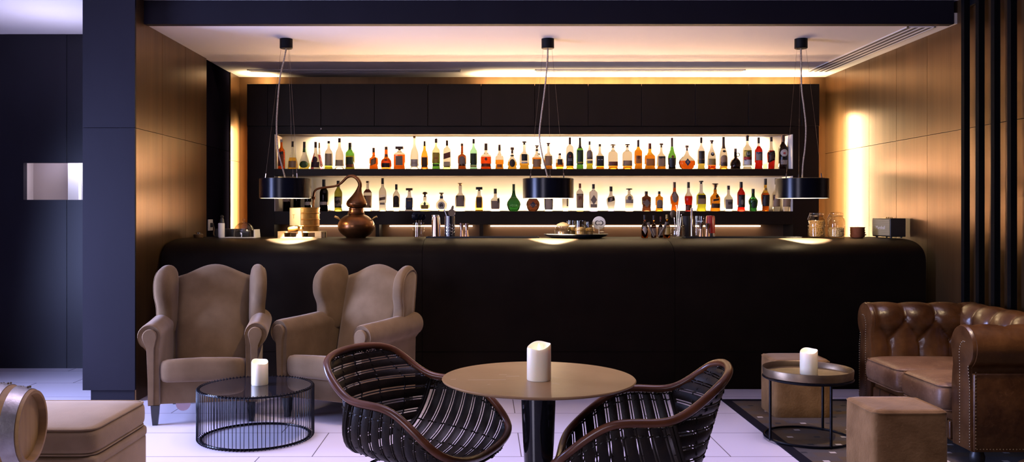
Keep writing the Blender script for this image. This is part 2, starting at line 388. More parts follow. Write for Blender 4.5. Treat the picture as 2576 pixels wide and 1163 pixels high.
struct('recess_1', wn, [mat('mirrored_room_pink', (0.50, 0.42, 0.40), 0.7), mat('mirrored_window_white', (0.8, 0.8, 0.84), 0.6)], 'wide lit recess standing in for a mirrored inset in the side hall wall')
area('recess_fill', (-3.45, 7.74, 1.94), (-0.1, 0.4, -1), 0.5, 0.1, 9.0, (0.85, 0.80, 1.0))  # added lamp that lights the recess from inside
# slat screen along the right wall
sl = thing('slat_screen', 'tall black vertical slats standing off the bronze wall behind the leather sofa', 'slat screen', (3.41, 4.9, 0))
for k in range(14):
    y = 6.17-0.182*k-4.9
    MB().box(-0.04, 0.0, y-0.02, y+0.02, 0.0, ZH-0.002).build('slat', M_slat, sl, False)
rl = MB().box(0.0, 0.024, -1.2, 1.32, 2.80, 2.86).build('rail', M_black, sl, False)
# ceiling vents
def vent(x0, x1, y0, y1, along, n, label):
    v = thing('ceiling_vent', label, 'vent', ((x0+x1)/2, (y0+y1)/2, ZC), 0, 'slot vents in the bar ceiling')
    cx, cy = (x0+x1)/2, (y0+y1)/2
    f = MB()
    a, b, c, d = x0-cx, x1-cx, y0-cy, y1-cy
    w = 0.012
    f.box(a, b, c, c+w, -0.006, 0).box(a, b, d-w, d, -0.006, 0).box(a, a+w, c, d, -0.006, 0).box(b-w, b, c, d, -0.006, 0)
    f.build('frame', M_plaster, v, False)
    MB().box(a+w, b-w, c+w, d-w, -0.0035, -0.001).build('slot', mat('vent_dark', (0.05, 0.035, 0.03), 0.8), v, False)
    for k in range(1, n):
        t = k/n
        if along == 'x': y = c+(d-c)*t; MB().box(a+w, b-w, y-0.008, y+0.008, -0.006, -0.001).build('bar', M_plaster, v, False)
        else: x = a+(b-a)*t; MB().box(x-0.009, x+0.009, c+w, d-w, -0.006, -0.001).build('bar', M_plaster, v, False)
vent(3.12, 3.33, 6.46, 8.5, 'y', 4, 'long slot vent in the ceiling beside the right bronze wall')
vent(-2.28, -0.23, 8.38, 8.5, 'x', 2, 'slot vent in the ceiling at back, over the upper doors left of centre')
vent(0.48, 2.5, 8.38, 8.5, 'x', 2, 'slot vent in the ceiling at back, over the upper doors right of centre')
# ------------------------------------------------------------------ back bar
YF = 8.5
bb = thing('back_bar_cabinet', 'wide dark back bar cabinet with lit bottle shelves and flat upper doors', 'cabinet', (0.47, YF, 0))
bx, by = 0.47, YF
def part(name, m, fn, parent=bb, o=(0.47, YF, 0), smooth=False):
    mb = MB(); fn(mb); return mb.build(name, m, parent, smooth, off=(-o[0], -o[1], -o[2]))
NX0, NX1 = -2.048, 2.994
CX0, CX1 = -2.31, 3.245
ZU1, ZU0, ZS1, ZS0, ZL = 2.110, 2.187, 1.774, 1.705, 1.361
ZD = 1.232; ZT = 2.597
def carc(mb):
    mb.box(CX0, NX0, YF, YB, 0, ZT).box(NX1, CX1, YF, YB, 0, ZT)
    mb.box(NX0, NX1, YF+0.02, YB, ZU0, ZT-0.012)
    mb.box(NX0, NX1, YF, YF+0.05, ZU1, ZU0-0.002)
    mb.box(NX0, NX1, YF+0.05, YB, ZU1+0.012, ZU0)
part('carcass', M_dark, carc)
part('back_panel', M_niche, lambda mb: mb.box(NX0, NX1, 8.8, YB, ZL, ZU1+0.01))
for s, x in ((1, NX0), (-1, NX1)):
    part('side_panel', M_niche, lambda mb: mb.box(min(x, x+s*0.006), max(x, x+s*0.006), YF+0.004, 8.8, ZL, ZU1))
part('shelf', M_dark, lambda mb: mb.box(NX0, NX1, YF-0.002, 8.80, ZS0, ZS1, 0.002, 1))
part('lower_shelf', M_dark, lambda mb: mb.box(NX0, NX1, YF-0.002, 8.80, ZD, ZL, 0.002, 1))
dx = [CX0, -2.11]+[(808+134.2*k-U0)*YF/F for k in range(9)]+[3.07, CX1]
for i in range(len(dx)-1):
    part('door', M_dark, lambda mb: mb.box(dx[i]+0.002, dx[i+1]-0.002, YF-0.02, YF+0.0, ZU0+0.003, ZT, 0.0015, 1))
part('door_stop', M_white, lambda mb: mb.box(-1.595, -1.585, YF-0.024, YF-0.002, 2.155, 2.17))
# lit recesses above the back counter
rb = [NX0-0.03, -1.045, -0.035, 0.99, 2.02, 3.03]
def low(mb):
    mb.box(NX0-0.001, NX1+0.001, YF-0.01, YB, 0, 1.02)
    for x in rb[1:-1]: mb.box(x-0.018, x+0.018, YF, 8.8, 1.02, ZD)
part('base', M_dark, low)
part('backsplash', mat('brown_backsplash', (0.080, 0.042, 0.022), 0.5), lambda mb: mb.box(NX0, NX1, 8.78, 8.81, 1.02, ZD))
for i in range(5):
    a, b = rb[i]+0.03, rb[i+1]-0.03
    if i == 0: a += 0.06
    if i == 4: b -= 0.18
    part('led_strip', M_led, lambda mb: mb.box(max(a, NX0+0.02)+0.06, min(b, NX1)-0.06, 8.760, 8.777, 1.209, 1.219))
    area('led_recess', ((a+b)/2, 8.70, 1.228), (0, 0.35, -1), b-a-0.1, 0.02, 1.0, (1.0, 0.66, 0.40))
part('led_tape', M_led, lambda mb: mb.box(0.1, 3.2, 8.64, 8.655, ZT-0.01, ZT+0.001))
# ------------------------------------------------------------------ bar counter
YC = 6.65; ZK = 1.136
ct = thing('bar_counter', 'long dark bar counter with rounded front edge below the bottle shelves', 'counter', (0.44, YC, 0))
prof = [(YC, 0.287), (YC, 0.952)]
for k in range(1, 15):
    t = k/14*pi/2; prof.append((YC+0.45*(1-cos(t)**(2/2.7)), 0.952+(ZK-0.952)*sin(t)**(2/2.7)))
prof += [(7.62, ZK), (7.62, 1.06), (7.5, 1.06), (7.5, 0.287)]
cx = [-2.463, -0.478, 1.445, 3.355]
for i in range(3):
    part('front_section', M_counter, lambda mb: mb.prism(prof, cx[i]+0.0015, cx[i+1]-0.0015, 'x'), ct, (0.44, YC, 0), True)
    part('plinth', M_counter, lambda mb: mb.box(cx[i]+0.001, cx[i+1]-0.001, YC+0.004, 7.5, 0, 0.284), ct, (0.44, YC, 0))
# ------------------------------------------------------------------ wingback armchairs (face -y)
def wing_chair(label, loc, rz):
    t = thing('wingback_armchair', label, 'armchair', loc, rz, 'velvet wingback armchairs by the bar counter')
    mb = MB(); mb.box(-0.335, 0.335, -0.345, 0.33, 0.135, 0.30, 0.02, 3); mb.build('seat_base', M_velvet, t)
    # cushion
    mb = MB(); ol = []
    hw, y0, y1 = 0.288, -0.415, 0.24
    for k in range(48):
        a = 2*pi*k/48; c, s = cos(a), sin(a); e = 0.22
        ol.append((hw*math.copysign(abs(c)**e, c), (y0+y1)/2+(y1-y0)/2*math.copysign(abs(s)**e, s)))
    mb.pillow(ol, 0.145, lambda a, b, h: (a, b, 0.357-0.17*(b+0.41)+h+0.012*(1-(a/hw)**2)*(h > 0)), (0, .002, .006, .013, .025, .05, .12, .4, .9), 0.36, 26)
    cu = mb.build('seat_cushion', M_velvet, t)
    # backrest: camel top
    mb = MB(); rings = []
    NU = 21
    for i in range(17):
        tt = i/16; ring = []
        th = 0.14*(1-0.25*tt)
        rnd = 0.0
        if tt > 0.9: rnd = (tt-0.9)/0.1
        for side in (0, 1):
            for j in range(NU):
                u = -1+2*j/(NU-1)
                if side: u = -u
                zt = 0.905+0.088*(cos(u*pi*0.5)**1.6 if abs(u) < 1 else 0)
                z = 0.28+(zt-0.28)*tt - 0.03*(1-sqrt(max(0, 1-rnd*rnd)))*0
                yb = 0.17+0.19*tt
                hwid = 0.262+0.022*tt
                fall = sqrt(max(0.0, 1-rnd**2))*0.92+0.08
                edge = (1-abs(u)**6)**0.5
                off = th*0.5*fall*(0.25+0.75*edge)
                bulge = 0.028*cos(u*pi/2)*sin(min(1, tt*1.15)*pi)
                y = yb-off-bulge if side == 0 else yb+off
                ring.append((u*hwid, y, z + (0.012*(1-rnd) if tt > 0.9 else 0.012*tt/0.9)))
        rings.append(ring)
    mb.rings(rings); mb.build('backrest', M_velvet, t, True, 70)
    for s in (-1, 1):
        # wing: outline in (forward a, z), a = distance forward of the back edge
        ol = catmull([(0.0, 0.56, 0), (-0.01, 0.74, 0), (0.0, 0.93, 0), (0.05, 0.985, 0), (0.14, 0.995, 0), (0.235, 0.965, 0), (0.285, 0.90, 0), (0.28, 0.80, 0), (0.235, 0.71, 0), (0.225, 0.64, 0), (0.22, 0.55, 0), (0.10, 0.52, 0)], 5, True)
        ol = [(p[0], p[1]) for p in ol]
        def fn(a, b, h):
            x = 0.305+0.20*a - 0.02*(1-b)*1.2
            y = 0.345+0.13*(b-0.9)-a*1.02
            return (s*(x+h), y, b)
        mb = MB(); mb.pillow(ol, 0.105, fn, (0, .006, .025, .06, .12, .3, .6, .9), 0.42); w = mb.build('wing', M_velvet, t, True, 70)
        pp = [fn(p[0]*0.86+0.018, 0.765+(p[1]-0.765)*0.88, 0.0435) for p in ol]
        MB().tube(pp, 0.0045, 6, True).build('piping', M_velvet, w)
        # arm with rolled top
        ar = [(0.283, 0.135), (0.283, 0.50)]
        cxr, czr, rr = 0.352, 0.575, 0.078
        for k in range(19):
            a = radians(195-k*14.2); ar.append((cxr+rr*cos(a), czr+rr*sin(a)))
        ar += [(0.362, 0.475), (0.358, 0.30), (0.358, 0.135)]
        rings = []
        for y, sc, dz in ((-0.372, 0.90, 0), (-0.378, 0.955, 0), (-0.365, 0.99, 0), (-0.34, 1, 0), (-0.1, 1, 0.004), (0.1, 1, 0.012), (0.30, 0.98, 0.02)):
            rings.append([(s*(0.33+(p[0]-0.33)*sc), y, (0.40+(p[1]-0.40)*(1 if p[1] < 0.4 else (1-(1-sc)*0.6))) + dz*(p[1] > 0.45)) for p in ar])
        mb = MB(); mb.rings(rings); am = mb.build('arm', M_velvet, t, True, 50)
        # scroll panel on the arm front
        sp = [(0.322, 0.14), (0.318, 0.50)]
        for k in range(15):
            a = radians(205-k*16.5); sp.append((0.347+0.047*cos(a), 0.575+0.047*sin(a)))
        sp += [(0.366, 0.50), (0.358, 0.30), (0.356, 0.14)]
        mb = MB(); rings = []
        for y, sc in ((-0.372, 1.0), (-0.388, 1.0), (-0.393, 0.93), (-0.393, 0.5)):
            rings.append([(s*(0.342+(p[0]-0.342)*sc), y, 0.36+(p[1]-0.36)*(1-(1-sc)*0.25)) for p in sp])
        mb.rings(rings); mb.build('scroll_panel', M_velvet, am, True, 40)
    def leg(x, y, dx, dy):
        mb = MB(); r = []
        for z, w in ((0.14, 0.027), (0.07, 0.023), (0.0, 0.016)):
            f = (0.14-z)/0.14
            r.append([(x+dx*f+a*w, y+dy*f+b*w, z) for a, b in ((-1, -1), (1, -1), (1, 1), (-1, 1))])
        mb.rings(r); mb.build('leg', M_blackp, t, False)
    t.scale = (0.92, 0.95, 0.985)
    leg(-0.32, -0.32, 0, 0); leg(0.32, -0.32, 0, 0); leg(-0.29, 0.29, 0, 0.05); leg(0.29, 0.29, 0, 0.05)
    return t
w1 = wing_chair('taupe velvet wingback armchair facing out, beside the dark pillar', (-1.85, 5.875, 0), radians(11))
mb = MB(); mb.lathe([(0.0, 0.0), (0.05, 0.0), (0.05, 0.0015), (0.0, 0.0015)], 20, (0, 0, 0), 2, 1, False, False, 'y')
mb.build('hanging_tag', mat('pink_paper', (0.45, 0.33, 0.38), 0.8), w1).location = (-0.14, -0.30, 0.13)
w2 = wing_chair('taupe velvet wingback armchair turned sideways behind the rattan tub chair', (-0.90, 5.90, 0), radians(-26))

# ------------------------------------------------------------------ rattan tub chairs (face +x)
RP = [(0.290, 0, 0.418), (0.270, 0.255, 0.474), (0.087, 0.304, 0.618), (-0.128, 0.283, 0.646), (-0.279, 0.214, 0.754), (-0.322, 0, 0.781)]
def rattan(label, loc, rz):
    t = thing('rattan_tub_chair', label, 'chair', loc, rz, 'rattan tub chairs at the round table')
    full = RP+[(p[0], -p[1], p[2]) for p in RP[4:0:-1]]
    rim = catmull(full, 10, True)
    MB().tube(rim, 0.0145, 12, True).build('rim', M_rim, t)
    half = rim[0:51]   # s 0..50 along the left side
    sp = catmull([(0.300, 0, 0.400), (0.255, 0, 0.385), (0.05, 0, 0.370), (-0.190, 0, 0.392)], 10, False)
    def at(L, s):
        i = max(0, min(int(s), len(L)-2)); f = s-i; return L[i]*(1-f)+L[i+1]*f
    def P(s, th):    # seat and sides: hoops from rim to rim under the seat
        R = at(half, s*10); Sx = at(sp, s*10); n = 2.7
        a = th*pi/2
        y = R.y*math.copysign(abs(sin(a))**(2/n), a); f = 1-abs(cos(a))**(2/n)
        return Vector((Sx.x+(R.x-Sx.x)*f, y, Sx.z+(R.z-Sx.z)*f))
    SE = 2.95
    # boundary of the back panel: up the last hoop, then along the rim
    bd = [P(SE, 0.30+0.70*k/24) for k in range(25)]+[at(half, 10*(SE+(4.9-SE)*k/24)) for k in range(1, 25)]
    bl = [0.0]
    for a, b in zip(bd, bd[1:]): bl.append(bl[-1]+(b-a).length)
    def Bp(d):
        for i in range(len(bd)-1):
            if bl[i+1] >= d: return bd[i].lerp(bd[i+1], (d-bl[i])/max(1e-6, bl[i+1]-bl[i]))
        return bd[-1]
    def Q(lam, th):  # back panel
        b = Bp(lam*bl[-1]); w = min(1.0, max(0.0, (b.z-0.392)/0.39))
        sx_ = -0.200-0.122*w**0.85
        k = 1-abs(th)**2.4
        return Vector((b.x+(sx_-b.x)*k, b.y*th, b.z-0.012*k*(1-w)))
    def arc(fn, lo, hi):
        sm = [lo+(hi-lo)*i/160 for i in range(161)]; tb = [0.0]
        for a, b in zip(sm, sm[1:]): tb.append(tb[-1]+((fn(a, 0.9)-fn(b, 0.9)).length+(fn(a, 0.0)-fn(b, 0)).length)/2)
        def inv(d):
            for i in range(160):
                if tb[i+1] >= d: return sm[i]+(sm[i+1]-sm[i])*(d-tb[i])/max(1e-6, tb[i+1]-tb[i])
            return hi
        return tb[-1], inv
    TH = [-0.985+1.97*k/24 for k in range(25)]
    mb = MB()
    def cane(fn, sa, sb):
        rings = []
        for th in TH:
            a, b = fn(sa, th), fn(sb, th)
            t2 = fn((sa+sb)/2, min(1, th+0.03))-fn((sa+sb)/2, max(-1, th-0.03))
            nrm = t2.cross(b-a); nrm = nrm.normalized() if nrm.length > 1e-9 else Vector((0, 0, 1))
            h = 0.003
            rings.append([a+nrm*h*0.3, a*0.7+b*0.3+nrm*h, a*0.3+b*0.7+nrm*h, b+nrm*h*0.3, b-nrm*h*0.3, a*0.3+b*0.7-nrm*h, a*0.7+b*0.3-nrm*h, a-nrm*h*0.3])
        mb.rings(rings)
    for fn, lo, hi, gap, wd in ((P, 0.42, SE-0.05, 0.0046, 0.036), (Q, 0.03, 0.985, 0.0050, 0.036)):
        T, inv = arc(fn, lo, hi); d = 0.002
        while d < T-0.045:
            cane(fn, inv(d), inv(d+wd)); d += wd+gap
            cane(fn, inv(d), inv(d+0.006)); d += 0.006+gap
    mb.build('cane_shell', M_cane, t, True, 60)
    mb = MB()
    def cord(fn, lo, hi, th, n):
        pr = [(lo+(hi-lo)*i/n) for i in range(n+1)]; pts = []
        for i, s in enumerate(pr):
            p = fn(s, th); tg = (fn(pr[min(i+1, n)], th)-fn(pr[max(i-1, 0)], th)).normalized()
            cr = (fn(s, min(1, th+0.03))-fn(s, max(-1, th-0.03))).normalized(); nm = tg.cross(cr).normalized()
            pts.append(p+nm*0.0042*cos(i*1.9)+cr*0.0022*sin(i*1.9))
        mb.tube(pts, 0.0034, 5)
    for th in (-0.94, -0.56, -0.3, 0.0, 0.3, 0.56, 0.94): cord(P, 0.42, SE, th, 70)
    for th in (-0.74, -0.38, 0.0, 0.38, 0.74): cord(Q, 0.02, 0.985, th, 60)
    # lashing under the rim
    pts = []
    N = 420; RL = len(rim)
    for i in range(N):
        x = i/N*RL; j = int(x); f = x-j
        p = rim[j]*(1-f)+rim[(j+1) % RL]*f
        nx = rim[(j+1) % RL]-rim[j]; tg = nx.normalized()
        inw = Vector((-p.x*0.5, -p.y, 0)).normalized(); 
        a = i*2.1
        pts.append(p+Vector((0, 0, -0.020))+inw*0.006+Vector((0, 0, 1))*0.005*cos(a)+inw*0.006*sin(a))
    mb.tube(pts, 0.0028, 5, True)
    mb.build('binding_cord', M_cane, t, True, 60)
    # corner ribs between sides and back
    for s in (-1, 1):
        for q in (SE-0.03, SE+0.03): MB().tube([P(q, s*th) for th in (0.985, 0.93, 0.86, 0.78, 0.7, 0.6, 0.5, 0.35, 0.2)], 0.0075, 6).build('shell_rib', M_cane, t)
    for x, y in ((0.20, 0.17), (0.20, -0.17), (-0.17, 0.15), (-0.17, -0.15)):
        k = 1.25
        MB().tube([(x*0.8, y*0.8, 0.362), (x*k, y*k, 0.0)], 0.007, 8).build('leg', M_blacks, t)
    MB().tube([(0.16, 0.136, 0.358), (0.16, -0.136, 0.358), (-0.136, -0.12, 0.366), (-0.136, 0.12, 0.366)], 0.006, 6, True).build('under_frame', M_blacks, t)
    return t
r1 = rattan('black rattan tub chair with brown wooden rim, left of the round table', (-0.265, 3.441, 0), -0.50)
r2 = dup(r1, (0.56, 3.21, 0), 2.941, 'black rattan tub chair with brown wooden rim, right of the round table')

# ------------------------------------------------------------------ round table
TX, TY = 0.200, 3.27
t = thing('round_table', 'round brown stone table on a gloss black tapered column, between the rattan chairs', 'table', (TX, TY, 0))
MB().lathe([(0.0, 0.708), (0.348, 0.708), (0.359, 0.713), (0.361, 0.7165), (0.358, 0.72), (0.0, 0.72)], 96, (0, 0, 0), 2, 1, False, False).build('tabletop', M_ttop, t)
MB().lathe([(0.0, 0.70), (0.05, 0.70), (0.066, 0.7), (0.064, 0.62), (0.058, 0.48), (0.051, 0.36), (0.044, 0.2), (0.042, 0.06), (0.06, 0.022), (0.0, 0.022)], 48, (0, 0, 0), 2, 1, False, False).build('column', M_gloss, t)
MB().lathe([(0.0, 0.0), (0.215, 0.0), (0.22, 0.004), (0.21, 0.014), (0.08, 0.024), (0.0, 0.024)], 64, (0, 0, 0), 2, 1, False, False).build('base_plate', M_gloss, t)
MB().lathe([(0.0, 0.699), (0.11, 0.699), (0.11, 0.7085), (0.0, 0.7085)], 32, (0, 0, 0), 2, 1, False, False).build('mounting_plate', M_black, t)
# scratches on the top
sc = MB()
for (u, v, L, a) in ((1225, 956, .14, .02), (1290, 947, .05, .15), (1395, 950, .03, -.6), (1398, 966, .03, -.5), (1140, 955, .02, .3), (1230, 968, .012, .5), (1410, 935, .02, .2), (1265, 943, .03, -.1)):
    Y = (HC-0.72)*F/(v-V0); X = (u-U0)*Y/F
    sc.box(-L/2, L/2, -0.0008, 0.0008, 0.7199, 0.7203, rot=Matrix.Translation((X-TX, Y-TY, 0)) @ Matrix.Rotation(a, 4, 'Z'))
sc.build('scratch_marks', mat('pale_scratches', (0.62, 0.52, 0.42), 0.7), t, False)

# ------------------------------------------------------------------ candles
def candle(label, loc, r, h, rz):
    t = thing('candle', label, 'candle', loc, rz, 'lit ivory pillar candles')
    mb = MB(); n = 40
    def ring(rr, fz): return [(rr*cos(2*pi*k/n), rr*sin(2*pi*k/n), fz(2*pi*k/n)) for k in range(n)]
    top = lambda a: h*(1-0.075*(1+cos(a-3.6))-0.02*sin(3*a+1))
    mb.rings([ring(r*0.97, lambda a: 0), ring(r, lambda a: 0.004), ring(r, lambda a: h*0.5), ring(r*0.995, lambda a: top(a)-0.006), ring(r*0.965, lambda a: top(a)), ring(r*0.90, lambda a: top(a)-0.002), ring(r*0.80, lambda a: top(a)*0.45+h*0.45), ring(r*0.55, lambda a: h*0.80), ring(r*0.2, lambda a: h*0.775)])
    mb.build('wax_body', M_wax, t, True, 60)
    MB().lathe([(0.0, h*0.775), (r*0.07, h*0.785), (r*0.15, h*0.83), (r*0.12, h*0.90), (r*0.05, h*0.96), (0.0, h*0.985)], 12, (0, 0, 0), 2, 0.7, False, False).build('flame', M_flame, t)
    l = bpy.data.lights.new('candle_glow', 'POINT'); l.energy = 0.03; l.color = (1, 0.7, 0.35); l.shadow_soft_size = 0.01
    lo = bpy.data.objects.new('candle_glow', l); C.objects.link(lo); lo.parent = t; lo.location = (0, 0, h*1.02)
    return t
candle('ivory pillar candle standing on the round stone table', (0.199, 3.225, 0.7203), 0.0445, 0.137, 0.5)
candle('ivory pillar candle standing on the black wire coffee table', (-1.357, 5.27, 0.3052), 0.0495, 0.150, 1.5)
candle('ivory pillar candle standing in the metal tray table', (1.905, 5.145, 0.3897), 0.0500, 0.150, 0.5)

# ------------------------------------------------------------------ wire coffee table
t = thing('wire_coffee_table', 'round black wire drum coffee table with smoked glass top in front of the armchairs', 'coffee table', (-1.366, 5.22, 0))
R = 0.336
def circ(r, z, n=96): return [(r*cos(2*pi*k/n), r*sin(2*pi*k/n), z) for k in range(n)]
MB().lathe([(0, 0.296), (R-0.016, 0.296), (R-0.014, 0.299), (R-0.016, 0.305), (0, 0.305)], 96, (0, 0, 0), 2, 1, False, False).build('glass_top', M_smoke, t)
MB().tube(circ(R-0.006, 0.300), 0.006, 8, True).build('top_ring', M_blacks, t)
MB().tube(circ(R-0.020, 0.008), 0.0065, 8, True).build('bottom_ring', M_blacks, t)
mb = MB(); NW = 92
for k in range(NW):
    a = 2*pi*k/NW; a2 = a+pi/NW*0.8
    def q(r, z, aa): return (r*cos(aa), r*sin(aa), z)
    tl = random.uniform(-0.008, 0.008)
    mb.tube([q(R-0.015, 0.306, a), q(R-0.004, 0.311, a), q(R+0.004, 0.303, a), q(R+0.004, 0.16, a+tl*0.5), q(R+0.004, 0.012, a+tl), q(R-0.004, 0.003, a+tl), q(R-0.026, 0.004, a2), q(R-0.030, 0.012, a2)], 0.0021, 5)
mb.build('wire_cage', M_blacks, t, True, 60)

# ------------------------------------------------------------------ tray side tables
def tray_table(label, loc, rz):
    t = thing('tray_table', label, 'side table', loc, rz, 'round tray side tables by the leather sofa')
    MB().lathe([(0, 0.366), (0.243, 0.366), (0.252, 0.370), (0.256, 0.412), (0.254, 0.416), (0.250, 0.412), (0.246, 0.381), (0.240, 0.380), (0, 0.380)], 72, (0, 0, 0), 2, 1, False, False).build('tray', M_pewter, t)
    MB().tube(circ(0.250, 0.360, 72), 0.0075, 8, True).build('top_ring', M_blacks, t)
    MB().tube(circ(0.246, 0.008, 72), 0.007, 8, True).build('floor_ring', M_blacks, t)
    for a in (194, 280, 49):
        ar = radians(a)
        MB().tube([(0.247*cos(ar), 0.247*sin(ar), 0.364), (0.247*cos(ar), 0.247*sin(ar), 0.001)], 0.008, 10).build('leg', M_blacks, t)
    return t
tt1 = tray_table('round pewter tray table on thin black legs, carrying a candle before the sofa', (1.905, 5.165, 0.0092), 0)
dup(tt1, (2.13, 3.02, 0.0092), 0.6, 'round tray table cut off by the bottom right corner of the photo')

# ------------------------------------------------------------------ poufs
def pouf(label, x0, x1, y0, y1, h, rz):
    cx, cy = (x0+x1)/2, (y0+y1)/2
    t = thing('pouf', label, 'pouf', (cx, cy, 0.0085), rz, 'brown suede cube poufs')
    hx, hy = (x1-x0)/2, (y1-y0)/2
    mb = MB(); rings = []; n = 64
    for z, s in ((0.0, .985), (0.006, 1), (0.08, 1.006), (0.2, 1.008), (h-0.05, 1.0), (h-0.018, 0.995), (h-0.006, 0.975), (h, 0.94), (h+0.001, 0.8), (h+0.001, 0.45), (h+0.001, 0.1)):
        ring = []
        for k in range(n):
            a = 2*pi*k/n+pi/n; c, s2 = cos(a), sin(a); e = 0.16
            ring.append((hx*s*math.copysign(abs(c)**e, c), hy*s*math.copysign(abs(s2)**e, s2), z+0.003*sin(5*a+x0*7)*(z > 0.3)*(s**9 if s < 0.96 else 1)))
        rings.append(ring)
    mb.rings(rings); mb.build('upholstery', M_suede, t, True, 50)
    pts = []
    for k in range(n):
        a = 2*pi*k/n+pi/n; c, s2 = cos(a), sin(a); e = 0.16
        pts.append((hx*0.99*math.copysign(abs(c)**e, c), hy*0.99*math.copysign(abs(s2)**e, s2), h-0.011+0.002*sin(5*a+x0*7)))
    MB().tube(pts, 0.004, 6, True).build('seam_piping', M_suede, t)
    return t
pouf('brown suede cube pouf standing behind the tray table with the candle', 1.885, 2.25, 5.68, 5.99, 0.372, 0.0)
pouf('brown suede cube pouf in front of the sofa, cut off by the bottom edge', 1.85, 2.213, 4.165, 4.50, 0.385, 0.0)

# ------------------------------------------------------------------ rug
t = thing('rug', 'grey and olive patterned rug with dark border under the tray table and sofa', 'rug', (2.55, 4.6, 0))
MB().box(-0.80, 0.72, -1.75, 1.60, 0.0, 0.008).build('pile', M_rug, t, False)
mb = MB(); mb.box(-0.86, -0.80, -1.81, 1.66, 0, 0.0082).box(0.72, 0.78, -1.81, 1.66, 0, 0.0082).box(-0.80, 0.72, 1.60, 1.66, 0, 0.0082).box(-0.80, 0.72, -1.81, -1.75, 0, 0.0082)
mb.build('border', mat('navy_rug_border', (0.006, 0.005, 0.009), 0.95, 0, None, (1, 1, 1), 0, None, 0.1), t, False)

# ------------------------------------------------------------------ leather sofa (faces -x)
sx0, sx1, sy0, sy1 = 2.54, 3.33, 4.53, 5.95
so = (2.95, 5.24, 0.0)
t = thing('leather_sofa', 'worn brown button-tufted leather sofa with rolled arms in front of the slat screen', 'sofa', so)
def sp_(name, mb, m, ang=60, par=None): 
    return mb.build(name, m, par or t, True, ang, (-so[0], -so[1], -so[2]))
def roll_profile():
    P = [(0.0, 0.24), (-0.004, 0.32), (-0.006, 0.40), (0.0, 0.47), (0.010, 0.525), (0.006, 0.56)]
    c = (0.105, 0.628); r = 0.117
    for k in range(0, 20):
        a = radians(200-k*13.5); P.append((c[0]+r*cos(a), c[1]+r*sin(a)))
    return P
RPF = roll_profile()
def dense(P, n):
    L = [0]
    for a, b in zip(P, P[1:]): L.append(L[-1]+math.hypot(b[0]-a[0], b[1]-a[1]))
    out = []
    for i in range(n):
        d = L[-1]*i/(n-1); k = 0
        while k < len(L)-2 and L[k+1] < d: k += 1
        f = (d-L[k])/max(1e-9, L[k+1]-L[k]); out.append((P[k][0]+(P[k+1][0]-P[k][0])*f, P[k][1]+(P[k+1][1]-P[k][1])*f, d))
    return out
def tufted(name, place, length, ds=0.185, dt=0.20, t0=0.10, s0=0.0, amp=0.042):
    PR = dense(RPF, 70); NS = int(length/0.0125)+1
    tmax = 0.66
    grid = []
    for i in range(NS+1):
        s = length*i/NS; row = []
        for j, (n_, z_, d) in enumerate(PR):
            a = PR[max(j-1, 0)]; b = PR[min(j+1, len(PR)-1)]
            tx, tz = b[0]-a[0], b[1]-a[1]; l = math.hypot(tx, tz); nx, nz = -tz/l, tx/l
            u = (s-s0)/ds; v = (d-t0)/dt
            p, q = (u+v)/2.0, (u-v)/2.0
            hh = abs(sin(pi*u/2)) if v < 0 else (abs(cos(pi*u/2)) if v > 1 else (abs(sin(pi*p))*abs(sin(pi*q)))**0.5)
            # deep button dimples at the crossings
            fp, fq = p-round(p), q-round(q)
            rr = math.hypot(fp, fq)
            g = hh**0.7*0.8+0.2*min(1, rr*5 if -0.3 < v < 1.3 else 1)
            fade = min(1, max(0, (d-0.02)/0.10))*min(1, max(0, (tmax-d)/0.20))*min(1, s/0.05)*min(1, (length-s)/0.05)
            off = -amp*(1-g)*fade + 0.006*fade
            row.append(place(s, n_+nx*off, z_+nz*off))
        grid.append(row)
    mb = MB()
    # closed solid: add inner/outer base line
    for i, row in enumerate(grid):
        s = length*i/NS
        row += [place(s, 0.165, 0.52), place(s, 0.19, 0.40), place(s, 0.195, 0.10), place(s, 0.02, 0.10)]
    mb.rings(grid); o = sp_(name, mb, M_leather, 75)
    bt = MB()
    k0 = -12
    for iu in range(-14, 30):
        for iv in range(0, 2):
            if (iu+iv) % 2: continue
            s = s0+iu*ds; d = t0+iv*dt
            if s < 0.05 or s > length-0.05 or d > 0.5: continue
            j = min(range(70), key=lambda k: abs(PR[k][2]-d)); a = PR[max(j-1, 0)]; b = PR[min(j+1, 69)]
            tx, tz = b[0]-a[0], b[1]-a[1]; l = math.hypot(tx, tz); nx, nz = -tz/l, tx/l
            w = -amp+0.005
            bt.sphere(place(s, PR[j][0]+nx*w, PR[j][1]+nz*w), 0.009, 8)
    sp_('button', bt, M_leather, 60, None).parent = o
    return o
ay1 = 5.735; ay0 = 4.75
tufted('arm', lambda s, n, z: (sx0+0.012+s, ay1+n, z), 0.72, 0.10, 0.13, 0.265, 0.11)
tufted('arm', lambda s, n, z: (sx0+0.012+s, ay0-n, z), 0.72, 0.10, 0.13, 0.265, 0.11)
tufted('backrest', lambda s, n, z: (3.125+n, 4.70+s, z), 1.08, 0.10, 0.13, 0.265, 0.04)
